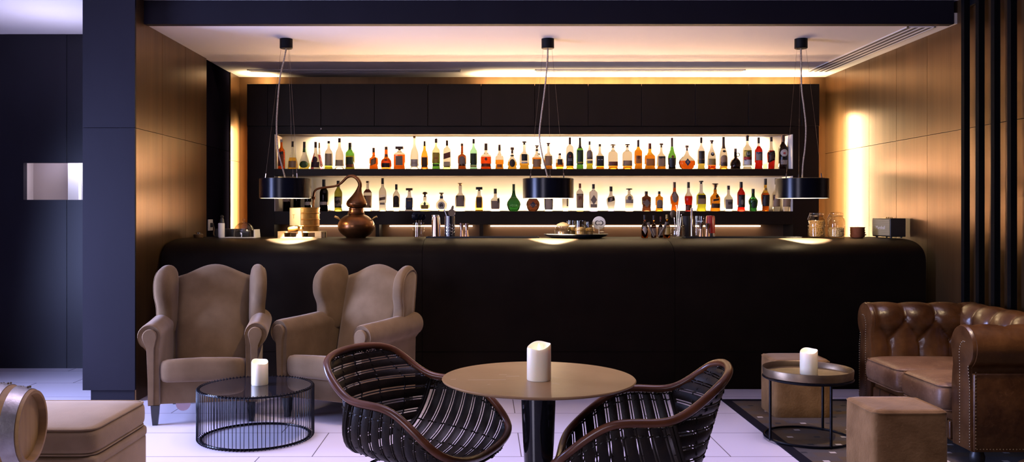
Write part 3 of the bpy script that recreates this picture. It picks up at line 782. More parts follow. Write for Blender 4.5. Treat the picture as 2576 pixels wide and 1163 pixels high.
# corner rolls closing arms to the back
mb = MB(); mb.box(3.20, 3.32, 4.56, 5.92, 0.10, 0.50, 0.01, 2); sp_('back_frame', mb, M_leather)
mb = MB(); mb.box(sx0+0.02, 3.28, 4.58, 5.90, 0.085, 0.245, 0.012, 2); bs = sp_('base', mb, M_leather)
mb = MB(); mb.box(sx0-0.004, sx0+0.03, 4.77, 5.72, 0.10, 0.205, 0.012, 3); sp_('front_rail', mb, M_leather)
mb = MB()
for k in range(7): mb.box(sx0-0.006, sx0+0.003, 4.80+0.136*k-0.0015, 4.80+0.136*k+0.0015, 0.10, 0.205, 0.0)
sp_('rail_pleat', mb, M_groove)
for k in range(2):
    ya = 4.757+0.492*k; yb = ya+0.488
    xa, xb = 2.475, 3.13
    ol = []
    for i in range(64):
        a = 2*pi*i/64+pi/64; c, s = cos(a), sin(a); e = 0.2
        ol.append(((xa+xb)/2+(xb-xa)/2*math.copysign(abs(c)**e, c), (ya+yb)/2+(yb-ya)/2*math.copysign(abs(s)**e, s)))
    def fnc(a, b, h):
        q = (1-((a-(xa+xb)/2)/((xb-xa)/2))**2)*(1-((b-(ya+yb)/2)/((yb-ya)/2))**2)
        return (a, b, 0.325+h+0.022*max(0, q)*(h > 0))
    mb = MB(); mb.pillow(ol, 0.155, fnc, (0, .004, .010, .02, .04, .08, .16, .4, .7, .95), 0.36, 18); cu = sp_('seat_cushion', mb, M_leather2, 70)
    for h in (0.064, -0.066):
        kq = 0.966; mx_, my_ = (xa+xb)/2, (ya+yb)/2
        MB().tube([fnc(mx_+(a-mx_)*kq, my_+(b-my_)*kq, h) for a, b in ol], 0.0045, 6, True).build('piping', M_leather2, cu, True, 60, (-so[0], -so[1], -so[2]))
# arm fronts with nail trim
for s, yi in ((1, ay1), (-1, ay0)):
    pts = [(yi+s*(n_*0.95+0.003), z_) for n_, z_ in RPF]
    pts += [(yi+s*0.165, 0.50), (yi+s*0.185, 0.40), (yi+s*0.19, 0.09), (yi+s*0.01, 0.09)]
    cy_ = yi+s*0.095
    rings = []
    for x, k in ((sx0+0.03, 1.0), (sx0+0.004, 1.0), (sx0-0.006, 0.97), (sx0-0.008, 0.90)):
        rings.append([(x, cy_+(p[0]-cy_)*k, 0.40+(p[1]-0.40)*(k*0.5+0.5)) for p in pts])
    mb = MB(); mb.rings(rings); af = sp_('arm_front', mb, M_leather, 50)
    nl = MB()
    line1 = [(yi+s*0.085, 0.10), (yi+s*0.085, 0.52)]+[(yi+s*(0.125-0.045*cos(radians(q))), 0.585+0.075*sin(radians(q))) for q in range(-20, 130, 15)]
    line2 = [(yi+s*0.180, 0.10), (yi+s*0.180, 0.45), (yi+s*0.170, 0.50), (yi+s*0.165, 0.54)]
    for pp in (line1, line2):
        acc = 0; last = pp[0]
        for a, b in zip(pp, pp[1:]):
            L = math.hypot(b[0]-a[0], b[1]-a[1]); d = 0
            while acc+L-d >= 0.0155 and L > 1e-6:
                d += 0.0155-acc; acc = 0
                f = d/L; nl.sphere((sx0-0.0085, a[0]+(b[0]-a[0])*f, a[1]+(b[1]-a[1])*f), 0.0052, 6, (0.5, 1, 1))
            acc += L-d
    sp_('nail_trim', nl, M_pewter, 60, None).parent = af
    # smooth outer side panel
    mb = MB(); ya, yb = yi+s*0.175, yi+s*0.20
    mb.box(sx0+0.006, 3.30, min(ya, yb), max(ya, yb), 0.09, 0.50, 0.008, 2); sp_('side_panel', mb, M_leather)
    nl = MB()
    for k in range(44): nl.sphere((sx0+0.02+0.0172*k, yi+s*0.201, 0.105), 0.005, 6, (1, 0.5, 1))
    for k in range(24): nl.sphere((sx0+0.014, yi+s*0.201, 0.11+0.0172*k), 0.005, 6, (1, 0.5, 1))
    sp_('side_nail_trim', nl, M_pewter)
for x in (2.60, 3.24):
    for y in (4.62, 5.86):
        MB().lathe([(0, 0.010), (0.022, 0.010), (0.036, 0.03), (0.038, 0.055), (0.028, 0.085), (0, 0.088)], 20, (x-so[0], y-so[1], 0), 2, 1, False, False).build('foot', M_blackp, t)

# ------------------------------------------------------------------ ottoman, barrel, its stool
t = thing('ottoman', 'beige velvet ottoman with piped cushion top behind the wooden barrel', 'ottoman', (-1.90, 3.86, 0))
MB().box(-0.30, 0.30, -0.28, 0.28, 0.0, 0.30, 0.02, 3).build('base', M_velvetl, t)
mb = MB(); mb.box(-0.304, 0.304, -0.284, 0.284, 0.285, 0.338, 0.024, 4); mb.build('base_roll', M_velvetl, t)
ol = []
for i in range(64):
    a = 2*pi*i/64+pi/64; c, s = cos(a), sin(a); e = 0.16
    ol.append((0.306*math.copysign(abs(c)**e, c), 0.288*math.copysign(abs(s)**e, s)))
fo = lambda a, b, h: (a, b, 0.395+h+0.012*(1-(a/0.306)**2)*(1-(b/0.288)**2)*(h > 0))
mb = MB(); mb.pillow(ol, 0.115, fo, (0, .003, .008, .016, .03, .06, .12, .4, .9), 0.30, 24); cu = mb.build('cushion', M_velvetl, t, True, 60)
for h in (0.051, -0.051): MB().tube([fo(a*0.975, b*0.975, h) for a, b in ol], 0.0048, 6, True).build('piping', M_velvetl, cu)

BX, BY, BZ = -1.60, 3.10, 0.577
t = thing('wooden_barrel', 'small oak barrel with galvanised hoops lying on its side in front of the ottoman', 'barrel', (BX, BY, BZ), radians(6))
R0 = 0.128; Lb = 0.46
def br(x): return R0+0.034*(1-((x+Lb/2)/(Lb/2))**2)
pf = [(0.0, -Lb+0.02), (R0-0.014, -Lb+0.02), (R0-0.011, -Lb), (R0, -Lb)]+[(br(-Lb+Lb*k/16), -Lb+Lb*k/16) for k in range(1, 16)]+[(R0, 0), (R0-0.011, 0.0), (R0-0.016, -0.026), (0.0, -0.026)]
MB().lathe(pf, 56, (0, 0, 0), 2, 1, False, False, 'x').build('staves', M_oak, t, True, 30)
MB().lathe([(0, -0.0255), (R0-0.0165, -0.0255), (R0-0.0165, -0.024), (0, -0.0225)], 56, (0, 0, 0), 2, 1, False, False, 'x').build('barrel_head', M_oakh, t, True, 30)
for x0, x1 in ((-0.058, -0.012), (-0.122, -0.082), (-0.385, -0.345), (-0.448, -0.402)):
    hp = MB().lathe([(br(x0)-0.001, x0), (br(x0)+0.0028, x0), (br(x1)+0.0028, x1), (br(x1)-0.001, x1)], 56, (0, 0, 0), 2, 1, False, False, 'x').build('hoop', M_galv, t, True, 30)
    rv = MB(); xm = (x0+x1)/2
    for a, dx in ((78, -0.012), (78, 0.012), (86, -0.012), (86, 0.012)):
        rv.sphere((xm+dx, (br(xm)+0.003)*cos(radians(a)), (br(xm)+0.003)*sin(radians(a))), 0.004, 6)
    rv.build('rivet', M_pewter, hp)
t = thing('barrel_stool', 'low wooden stand under the oak barrel at the bottom left', 'stool', (-1.84, 3.08, 0))
MB().box(-0.22, 0.17, -0.16, 0.16, 0.35, 0.38, 0.006, 2).build('seat', M_oak, t)
for sx in (-0.15, 0.1):
    for sg in (-1, 1): MB().prism([(sg*0.085, 0.38), (sg*0.15, 0.38), (sg*0.15, 0.452), (sg*0.125, 0.452)], sx-0.02, sx+0.02, 'x').build('chock', M_oak, t)
for x in (-0.19, 0.14):
    for y in (-0.13, 0.13): MB().box(x-0.02, x+0.02, y-0.02, y+0.02, 0, 0.35, 0.003, 1).build('leg', M_oak, t)

# ------------------------------------------------------------------ pendant lamps
def pendant(label, u, vt, uc, cordx):
    Y = 6.92; X, _ = XZ(u, 0, Y)
    t = thing('pendant_lamp', label, 'pendant lamp', (X, Y, 0), 0, 'black drum pendant lamps over the counter')
    Xc = XZ(uc, 0, Y)[0]-X
    zt, zb, R = 1.612, 1.458, 0.199
    MB().lathe([(0, ZC-0.077), (0.046, ZC-0.077), (0.050, ZC-0.073), (0.050, ZC), (0, ZC)], 28, (Xc, 0, 0), 2, 1, False, False).build('canopy', M_black, t)
    MB().lathe([(R, zb), (R+0.002, zb), (R+0.002, zt), (R-0.004, zt+0.003), (0.02, zt+0.003), (0.02, zt-0.003), (R-0.002, zt-0.003), (R-0.002, zb)], 64, (0, 0, 0), 2, 1, False, False).build('shade', M_blacks, t)
    MB().lathe([(R-0.003, zb+0.001), (R-0.0025, zt-0.006), (R-0.01, zt-0.0045), (0.03, zt-0.0045), (0.03, zt-0.0055), (R-0.011, zt-0.0055), (R-0.0045, zt-0.007), (R-0.005, zb+0.001)], 48, (0, 0, 0), 2, 1, False, False).build('lining', M_white, t)
    MB().lathe([(0, zb+0.055), (0.05, zb+0.06), (0.062, zb+0.085), (0.05, zb+0.11), (0.02, zb+0.14), (0, zb+0.145)], 24, (0, 0, 0), 2, 1, False, False).build('bulb', M_bulb, t)
    cp = catmull([(Xc, 0, ZC-0.075)]+[(XZ(a, 0, Y)[0]-X, -0.004, XZ(0, b, Y)[1]) for a, b in cordx]+[(0.0, 0, zt)], 6)
    mb = MB(); mb.tube(cp, 0.0062, 8); mb.build('cord', mat('pale_textile_cord', (0.60, 0.45, 0.30), 0.8, 0, (0.20, 0.14, 0.09), (140, 140, 140)), t)
    for a in (200, 318, 80):
        ar = radians(a)
        p0 = (Xc+0.04*cos(ar), 0.04*sin(ar), ZC-0.076); p1 = (0.155*cos(ar), 0.155*sin(ar), zt)
        w = MB().tube([p0, p1], 0.0009, 5).build('suspension_wire', M_pewter, t)
        d = Vector(p0)-Vector(p1); d.normalize()
        MB().tube([Vector(p1), Vector(p1)+d*0.04], 0.0045, 6).build('wire_clip', M_steel, w)
    l = bpy.data.lights.new('pendant_spot', 'SPOT'); l.energy = 1500; l.color = (1, 0.80, 0.50); l.spot_size = radians(58); l.spot_blend = 0.3; l.shadow_soft_size = 0.015
    lo = bpy.data.objects.new('pendant_spot', l); C.objects.link(lo); lo.parent = t; lo.location = (0.04, 0.07, zb+0.05)
    l = bpy.data.lights.new('pendant_bulb', 'POINT'); l.energy = 9; l.color = (1, 0.76, 0.45); l.shadow_soft_size = 0.03
    lo = bpy.data.objects.new('pendant_bulb', l); C.objects.link(lo); lo.parent = t; lo.location = (0, 0, zb+0.045)
    return t
pendant('black drum pendant lamp hanging left, in front of the copper still', 718, 97, 720, [(715, 150), (704, 200), (698, 270), (696, 330), (700, 380), (709, 415)])
pendant('black drum pendant lamp hanging at the centre of the counter', 1379, 97, 1378, [(1377, 150), (1371, 220), (1362, 290), (1357, 340), (1362, 380), (1370, 415)])
pendant('black drum pendant lamp hanging right, beside the bright wall strip', 2018, 97, 2015, [(2015, 160), (2016, 220), (2022, 270), (2027, 320), (2025, 370), (2020, 410)])
# ------------------------------------------------------------------ bottles on the lit shelves
COL = dict(
    k=(0.006, 0.005, 0.006), dk=(0.02, 0.012, 0.008), br=(0.06, 0.025, 0.010), rb=(0.16, 0.035, 0.012), gr=(0.26, 0.20, 0.15), lg=(0.50, 0.42, 0.33), wh=(0.70, 0.66, 0.58),
    cr=(0.55, 0.46, 0.28), gn=(0.03, 0.09, 0.02), dg=(0.010, 0.035, 0.012), ye=(0.55, 0.42, 0.05), rd=(0.40, 0.015, 0.012), nv=(0.015, 0.035, 0.09), si=(0.45, 0.42, 0.40), ta=(0.36, 0.22, 0.11), pu=(0.03, 0.008, 0.02), gd=(0.35, 0.22, 0.05), or_=(0.45, 0.16, 0.03), aq=(0.10, 0.32, 0.24))
GL = dict(
    c=(0.97, 0.97, 0.93), am=(0.52, 0.19, 0.012), or_=(0.42, 0.08, 0.005), go=(0.76, 0.43, 0.05), yg=(0.58, 0.60, 0.05), ye=(0.82, 0.70, 0.15), rd=(0.25, 0.007, 0.004), ra=(0.36, 0.035, 0.004), br=(0.13, 0.025, 0.004), dbr=(0.020, 0.006, 0.003), gn=(0.050, 0.17, 0.024), dgn=(0.002, 0.014, 0.003), aq=(0.32, 0.74, 0.54), ol=(0.20, 0.20, 0.02), pg=(0.80, 0.90, 0.60), k=(0.002, 0.0010, 0.0012), pu=(0.20, 0.03, 0.05), bl=(0.40, 0.42, 0.92), lb=(0.85, 0.86, 0.97), dob=(0.55, 0.22, 0.03))
def cm(k): return mat('label_' + k.strip('_'), COL[k], 0.55)
def gm(k): return glass('bottle_' + k.strip('_'), GL[k], 1.22 if k in ('c', 'lb', 'pg') else 1.28)
SH = {
 'std': [(0, .92), (.012, 1), (.57, 1), (.62, .95), (.67, .75), (.71, .48), (.75, .36), (.80, .32), (1, .31)],
 'wine': [(0, .95), (.015, 1), (.58, 1), (.64, .93), (.70, .68), (.75, .44), (.79, .37), (1, .35)],
 'cone': [(0, .90), (.015, 1), (.14, 1), (.28, .90), (.42, .68), (.54, .46), (.64, .33), (.74, .28), (1, .25)],
 'tall': [(0, .95), (.015, 1), (.42, .97), (.55, .84), (.62, .66), (.68, .46), (.74, .36), (1, .30)],
 'low': [(0, .92), (.015, 1), (.46, 1), (.52, .95), (.58, .68), (.62, .44), (.67, .32), (1, .29)],
 'squat': [(0, .86), (.02, .97), (.25, 1), (.38, .93), (.46, .72), (.53, .46), (.60, .33), (1, .26)],
 'tap': [(0, .72), (.015, .78), (.42, 1), (.50, .98), (.57, .74), (.63, .46), (.70, .35), (1, .30)],
 'tapu': [(0, 1), (.015, 1.0), (.5, .80), (.58, .74), (.64, .52), (.69, .36), (1, .32)],
 'cog': [(0, .80), (.015, .86), (.2, .96), (.38, 1), (.46, .90), (.56, .62), (.66, .42), (.74, .32), (1, .26)],
 'orb': [(0, .50), (.02, .60), (.08, .82), (.2, .98), (.30, 1), (.40, .90), (.52, .56), (.60, .32), (.70, .20), (.78, .15), (1, .14)],
 'bok': [(0, .52), (.015, .58), (.06, .76), (.15, .95), (.24, 1), (.34, .92), (.44, .66), (.52, .42), (.60, .28), (.70, .21), (1, .17)],
 'box': [(0, .96), (.012, 1), (.66, 1), (.70, .96), (.73, .78), (.76, .45), (.80, .33), (1, .31)],
 'sqlo': [(0, .96), (.015, 1), (.60, 1), (.66, .94), (.70, .70), (.73, .42), (.78, .34), (1, .32)],
 'disc': [(0, .42), (.02, .50), (.09, .78), (.2, .96), (.32, 1), (.44, .94), (.54, .74), (.62, .42), (.67, .28), (1, .24)],
 'jug': [(0, .85), (.02, .92), (.15, 1), (.30, 1), (.42, .86), (.52, .56), (.58, .34), (.64, .28), (1, .25)],
}
def prof_at(P, z):
    for a, b in zip(P, P[1:]):
        if z <= b[0]: return a[1]+(b[1]-a[1])*(z-a[0])/max(1e-6, b[0]-a[0])
    return P[-1][1]
def make_bottle(label, X, Y, Z, H, Wd, shape, sq, dy, gcol, lcol, fill, ccol, cfrac, labels, capr=1.18, group='bottles on the lit shelves', knob=None, neck=None, name='bottle', cat='bottle'):
    t = thing(name, label, cat, (X, Y, Z), 0, group)
    P = SH[shape]; r = Wd/2; zc = 1-cfrac
    zs = sorted(set([p[0] for p in P]+[fill, zc]))
    def R(z): return prof_at(P, z)*r
    def seg(z0, z1):
        zz = [z for z in zs if z0+1e-4 < z < z1-1e-4]
        return [(R(z0), z0*H)]+[(R(z), z*H) for z in zz]+[(R(z1), z1*H)]
    N = 20
    if fill > 0.001 and lcol:
        MB().lathe(seg(0, min(fill, zc)), N, (0, 0, 0), sq, dy).build('liquid', gm(lcol), t, True, 50)
        if fill < zc-0.01:
            s = seg(fill, zc); s[0] = (s[0][0], s[0][1]+0.0004)
            MB().lathe(s, N, (0, 0, 0), sq, dy).build('glass', gm(gcol), t, True, 50)
    else:
        MB().lathe(seg(0, zc), N, (0, 0, 0), sq, dy).build('glass', gm(gcol), t, True, 50)
    rc = R(1.0)*capr
    if knob == 'ball':
        MB().lathe([(R(zc)*0.9, zc*H), (rc*0.7, (zc+cfrac*0.25)*H), (rc*1.6, (zc+cfrac*0.55)*H), (rc*1.5, (zc+cfrac*0.85)*H), (rc*0.6, H)], 16).build('stopper', cm(ccol), t)
    elif knob == 'tee':
        MB().lathe([(R(zc)*0.85, zc*H+0.0003), (R(zc)*0.85, (zc+cfrac*0.5)*H), (rc*1.35, (zc+cfrac*0.55)*H), (rc*1.45, (1-cfrac*0.1)*H), (rc*1.3, H)], 16).build('stopper', cm(ccol), t)
    elif knob == 'flat':
        MB().lathe([(R(zc)*0.8, zc*H+0.0003), (R(zc)*0.8, (zc+cfrac*0.3)*H), (rc*2.1, (zc+cfrac*0.32)*H), (rc*2.1, H)], 8 if sq > 3 else 18, (0, 0, 0), 5 if sq > 3 else 2).build('stopper', cm(ccol), t)
    elif knob == 'flare':
        MB().lathe([(R(zc)*0.9, zc*H+0.0003), (R(zc)*0.95, (zc+cfrac*0.3)*H), (rc*2.0, (1-cfrac*0.15)*H), (rc*1.7, H)], 16).build('stopper', cm(ccol), t)
    else:
        MB().lathe([(rc*0.98, zc*H+0.0003), (rc, (zc+cfrac*0.1)*H), (rc*0.97, H-0.001), (rc*0.85, H)], 16).build('cap', cm(ccol), t)
    if neck:
        z0, z1, nc = neck; zz = [z0+(z1-z0)*k/4 for k in range(5)]
        MB().lathe([(R(z)+0.0012, z*H) for z in zz], N, (0, 0, 0), sq, dy, False, False).build('neck_band', cm(nc), t)
    for lb in labels:
        kind, col, z0, z1, wf = lb[:5]; xo = lb[5] if len(lb) > 5 else 0.0
        zm = (z0+z1)/2*H; hh = (z1-z0)/2*H; hw = wf*r
        if kind == 'rect': ol = [(-1, -1), (-.5, -1), (0, -1), (.5, -1), (1, -1), (1, 0), (1, 1), (.5, 1), (0, 1), (-.5, 1), (-1, 1), (-1, 0)]
        elif kind == 'slant': ol = [(-1, -1.0), (0, -.72), (1, -.45), (1, 1), (0, .72), (-1, .45)]
        elif kind == 'oval': ol = [(cos(2*pi*k/20), sin(2*pi*k/20)) for k in range(20)]
        elif kind == 'dia': ol = [(0, -1), (.5, -.5), (1, 0), (.5, .5), (0, 1), (-.5, .5), (-1, 0), (-.5, -.5)]
        else: ol = [(-1, -1), (0, -1), (1, -1), (1, .35)]+[(cos(pi*k/10), .35+.65*sin(pi*k/10)) for k in range(1, 10)]+[(-1, .35)]
        mb = MB(); rg = []
        for q in (0.02, .25, .5, .75, 1):
            ring = []
            for a, b in ol:
                x = a*hw*q+xo*r; z = zm+b*hh*q; rr = R(min(1, max(0, z/H)))
                e = min(0.97, abs(x)/rr); y = -(rr*dy*(1-e**sq)**(1/sq)+0.0009)
                ring.append((x, y, z))
            rg.append(ring)
        mb.rings(rg, True, False, False); mb.build('label', cm(col), t, True, 60)
    return t
YBt = 8.63
def shelf_bottle(z, u0, u1, vt, *a, **k):
    Y = k.pop('Y', YBt); kk = Y/F
    X = ((u0+u1)/2-U0)*kk; Wd = (u1-u0)*kk; zt = HC-(vt-V0)*kk
    return make_bottle(a[0], X, Y, z+0.0005, zt-z, Wd, *a[1:], **k)
UP = [
 (699, 717, 351, 'amber bottle with silver neck, first on the left of the upper shelf', 'std', 2, 1, 'or_', 'ra', .62, 'si', .10, [('rect', 'rb', .1, .5, .8), ('slant', 'k', .44, .6, .7)], {'Y': 8.56}),
 (724, 749, 356, 'cone-shaped bottle with gold liquid and dark cap, upper shelf left end', 'cone', 2, 1, 'c', 'go', .42, 'dk', .20, [('rect', 'ta', .06, .30, .75)]),
 (753, 779, 357, 'cone-shaped bottle with green oval label and green neck, upper shelf', 'cone', 2, 1, 'c', 'ye', .22, 'dk', .22, [('oval', 'gn', .05, .30, .85)], {'neck': (.62, .78, 'gn')}),
 (782, 806, 357, 'cone-shaped bottle with dark plum label, upper shelf', 'cone', 2, 1, 'c', 'c', .1, 'br', .22, [('rect', 'pu', .06, .26, .85), ('oval', 'pu', .22, .46, .5)], {'Y': 8.585}),
 (795, 812, 359, 'slim bottle with white collar half hidden behind the plum-labelled bottle', 'cone', 2, 1, 'c', 'pu', .55, 'br', .20, [], {'Y': 8.735}),
 (817, 837, 355, 'clear straight bottle with cream lettered label, upper shelf', 'std', 2, 1, 'c', 'yg', .12, 'dk', .09, [('rect', 'cr', .12, .55, .85)]),
 (843, 865, 348, 'tall clear bottle with square brown cap and pale yellow label, upper shelf', 'tall', 2, 1, 'c', 'c', .1, 'br', .14, [('rect', 'cr', .10, .30, .85)]),
 (869, 892, 359, 'dark green bottle with green capsule and brown band, upper shelf', 'wine', 2, 1, 'gn', 'ol', .5, 'dk', .18, [('rect', 'dg', .18, .46, .8), ('rect', 'rb', .08, .19, .8)], {'neck': (.72, .84, 'gn')}),
 (929, 951, 372, 'amber bottle with slanted grey label and tall dark cap, upper shelf', 'low', 2, 1, 'or_', 'or_', .6, 'br', .22, [('slant', 'ta', .15, .55, .6)]),
 (958, 985, 369, 'squat amber bottle with black label and long neck, upper shelf', 'squat', 2, 1, 'or_', 'ra', .45, 'br', .14, [('rect', 'k', .08, .27, .75), ('oval', 'rb', .36, .44, .3)], {'neck': (.55, .66, 'rb')}),
 (991, 1019, 369, 'square amber bottle with wide square cap and grey label, upper shelf', 'box', 6, .7, 'c', 'or_', .64, 'br', .17, [('rect', 'gr', .18, .58, .62)], {'knob': 'flat'}),
 (1032, 1053, 343, 'pale clear bottle with white label at its foot, upper shelf', 'tall', 2, 1, 'c', 'c', .1, 'ta', .06, [('rect', 'wh', .08, .30, .8), ('rect', 'lg', .14, .24, .6)]),
 (1059, 1077, 355, 'slender golden bottle tapering to a long neck with dark foot, upper shelf', 'tall', 2, 1, 'go', 'dob', .46, 'br', .18, [('rect', 'br', .08, .42, .75)]),
 (1087, 1107, 349, 'green bottle with yellow label and red letters, upper shelf', 'std', 2, 1, 'pg', 'gn', .5, 'dk', .14, [('rect', 'ye', .2, .54, .85), ('rect', 'gn', .1, .17, .85)], {'txt': ('J&B', 0.026, .36, 'rd')}),
 (1115, 1134, 353, 'clear square bottle with slanted red-brown label, upper shelf', 'box', 6, .9, 'c', 'ye', .10, 'br', .19, [('slant', 'rb', .34, .60, .9), ('rect', 'cr', .10, .26, .8), ('rect', 'k', .08, .11, .8)]),
 (1151.5, 1173, 361, 'brown round-shouldered bottle with grey arched label, upper shelf', 'low', 2, 1, 'br', 'br', .6, 'br', .10, [('arch', 'gr', .13, .5, .75)]),
 (1182, 1200.5, 350, 'pale aqua bottle with green label and yellow foot, upper shelf', 'std', 2, 1, 'aq', 'aq', .55, 'dk', .15, [('rect', 'dg', .14, .52, .85), ('rect', 'gd', .08, .13, .85)], {}),
 (1209, 1236, 361, 'broad bottle with orange-red liquid and dark lettered band, upper shelf', 'low', 2, 1, 'c', 'ra', .48, 'br', .27, [('rect', 'rb', .10, .22, .9), ('dia', 'rb', .32, .46, .3)]),
 (1246, 1267, 364, 'clear bottle with copper liquid below a straight fill line and brown stopper, upper shelf', 'low', 2, 1, 'c', 'am', .38, 'br', .25, [('rect', 'or_', .08, .2, .6)]),
 (1277, 1300, 371, 'squat bottle with black oval label and wide wooden stopper, upper shelf', 'squat', 2, 1, 'c', 'go', .34, 'br', .28, [('oval', 'dk', .10, .46, .62), ('oval', 'k', .58, .66, .5)], {'knob': 'tee'}),
 (1307, 1331, 356, 'rounded clear bottle with square black label above amber liquid, upper shelf', 'low', 2, 1, 'c', 'go', .22, 'dk', .12, [('rect', 'k', .30, .54, .6), ('rect', 'wh', .21, .27, .6)], {'knob': 'tee'}),
 (1339, 1362, 366, 'bottle with brown liquid and tilted black neck label, left of the centre lamp cord', 'low', 2, 1, 'c', 'dob', .48, 'br', .12, [('rect', 'ta', .10, .42, .85), ('slant', 'k', .56, .68, .3, .35)], {'knob': 'tee', 'neck': (.76, .84, 'dk')}),
 (1369, 1390, 359.5, 'pale bottle with tan label and T-shaped stopper, right of the centre lamp cord', 'low', 2, 1, 'c', 'am', .42, 'br', .13, [('rect', 'ta', .14, .50, .85)], {'knob': 'tee'}),
 (1398, 1418, 386, 'smallest bottle on the upper shelf, with a black label and amber foot', 'std', 2, 1, 'c', 'am', .40, 'br', .12, [('rect', 'dk', .28, .62, .6)], {}),
 (1424, 1443, 346, 'bottle with tall arched black label and red mark, upper shelf', 'box', 3, .9, 'c', 'am', .10, 'br', .22, [('arch', 'dk', .10, .55, .92), ('oval', 'rd', .38, .44, .2)], {'txt': ('BLACK\nBARREL', 0.013, .30, 'wh')}),
 (1450, 1468, 346.5, 'green bottle with dark green label and black foil neck, upper shelf', 'std', 2, 1, 'gn', 'gn', .5, 'dk', .26, [('rect', 'dg', .15, .60, .8), ('rect', 'ye', .19, .24, .7)], {'neck': (.66, .76, 'dk')}),
 (1475, 1491.5, 355.6, 'clear bottle with round-topped grey label and lime yellow foot, upper shelf', 'std', 2, 1, 'c', 'yg', .30, 'br', .13, [('arch', 'gr', .36, .68, .85), ('rect', 'gr', .21, .31, .8)], {}),
 (1499, 1519, 362, 'square clear bottle with large black label and amber foot, upper shelf', 'low', 7, 1, 'c', 'am', .12, 'dk', .11, [('rect', 'k', .12, .52, .9), ('rect', 'wh', .36, .39, .6)], {}),
 (1530, 1554, 362.5, 'wide clear bottle with red-brown band label, upper shelf', 'sqlo', 3, .9, 'c', 'am', .14, 'br', .14, [('rect', 'rb', .13, .30, .92)], {'knob': 'ball'}),
 (1566, 1590, 362, 'wide clear bottle with olive-brown band label, upper shelf', 'sqlo', 3, .9, 'c', 'am', .14, 'br', .14, [('rect', 'ta', .13, .34, .92), ('rect', 'br', .13, .16, .92)], {'knob': 'ball'}),
 (1596, 1615, 352, 'tall golden bottle with red seal on its label, upper shelf', 'std', 4, .95, 'go', 'am', .64, 'br', .24, [('rect', 'or_', .2, .46, .7), ('oval', 'rb', .34, .46, .4)], {}),
 (1622, 1647.5, 360.5, 'broad orange bottle with square shoulders and red-brown stopper, upper shelf', 'low', 4, .8, 'go', 'am', .55, 'rb', .22, [('rect', 'or_', .14, .40, .8)], {}),
 (1653, 1674, 361, 'clear bottle with brown paper label and thin wooden stopper, upper shelf', 'low', 4, .9, 'c', 'am', .16, 'br', .16, [('rect', 'ta', .12, .50, .85), ('rect', 'dk', .41, .49, .7)], {'knob': 'tee'}),
 (1680, 1701, 347, 'green cone-necked bottle with near-black label, upper shelf', 'cog', 2, 1, 'gn', 'k', .36, 'br', .28, [('rect', 'k', .06, .34, .85), ('oval', 'rb', .36, .44, .3)], {}),
 (1707.5, 1749, 366, 'wide round flask half full of orange liquid with a dark diamond label', 'orb', 2, .45, 'c', 'or_', .36, 'br', .22, [('dia', 'nv', .14, .46, .34), ('oval', 'gr', .24, .36, .14)], {'knob': 'tee'}),
 (1755, 1773, 346, 'clear bottle with tall dark brown label and yellow foot, upper shelf', 'std', 2, 1, 'c', 'ye', .30, 'dk', .18, [('rect', 'dk', .18, .57, .85), ('rect', 'ta', .30, .33, .7)], {}),
 (1780, 1801, 353, 'bottle with black ring mark, olive label and red foot, upper shelf', 'tall', 2, 1, 'c', 'ra', .14, 'br', .12, [('rect', 'ol' if 0 else 'gd', .14, .36, .85), ('oval', 'k', .45, .58, .42), ('oval', 'wh', .50, .575, .22)], {'knob': 'tee'}),
 (1810, 1830, 345, 'slim bottle with dark stripe down its neck and brown label, upper shelf', 'tall', 2, 1, 'c', 'go', .12, 'dk', .18, [('arch', 'ta', .12, .44, .85), ('rect', 'br', .10, .24, .8), ('oval', 'k', .52, .59, .4)], {'neck': (.64, .82, 'br')}),
 (1837, 1863, 374, 'black jug bottle with a small ring handle on its neck, upper shelf', 'jug', 2, 1, 'k', None, 0, 'br', .16, [], {'handle': 1}),
 (1869, 1891, 340.6, 'clear bottle with label numbered 51 in yellow, white and red, upper shelf', 'std', 2, 1, 'c', 'c', .1, 'dk', .17, [('rect', 'wh', .13, .28, .92), ('rect', 'rd', .28, .36, .92), ('rect', 'ye', .36, .56, .92), ('oval', 'dg', .36, .53, .55)], {'txt': ('51', 0.040, .445, 'wh')}),
 (1898.6, 1918, 346, 'red bottle with grey label and pale neck, upper shelf right end', 'std', 2, 1, 'c', 'rd', .72, 'br', .19, [('rect', 'gr', .28, .54, .85), ('rect', 'nv', .46, .54, .88)], {}),
 (1930, 1950, 345, 'red bottle with slanted dark label and clear neck, upper shelf right end', 'tap', 2, 1, 'c', 'rd', .58, 'dk', .14, [('slant', 'br', .2, .56, .85), ('slant', 'dk', .40, .58, .85)], {}),
 (1958.7, 1981, 340, 'black bottle with round white and red emblem, last on the upper shelf', 'wine', 2, 1, 'k', None, 0, 'br', .20, [('oval', 'lg', .37, .58, .80), ('oval', 'rd', .43, .50, .30), ('rect', 'gr', .14, .27, .75)], {}),
]
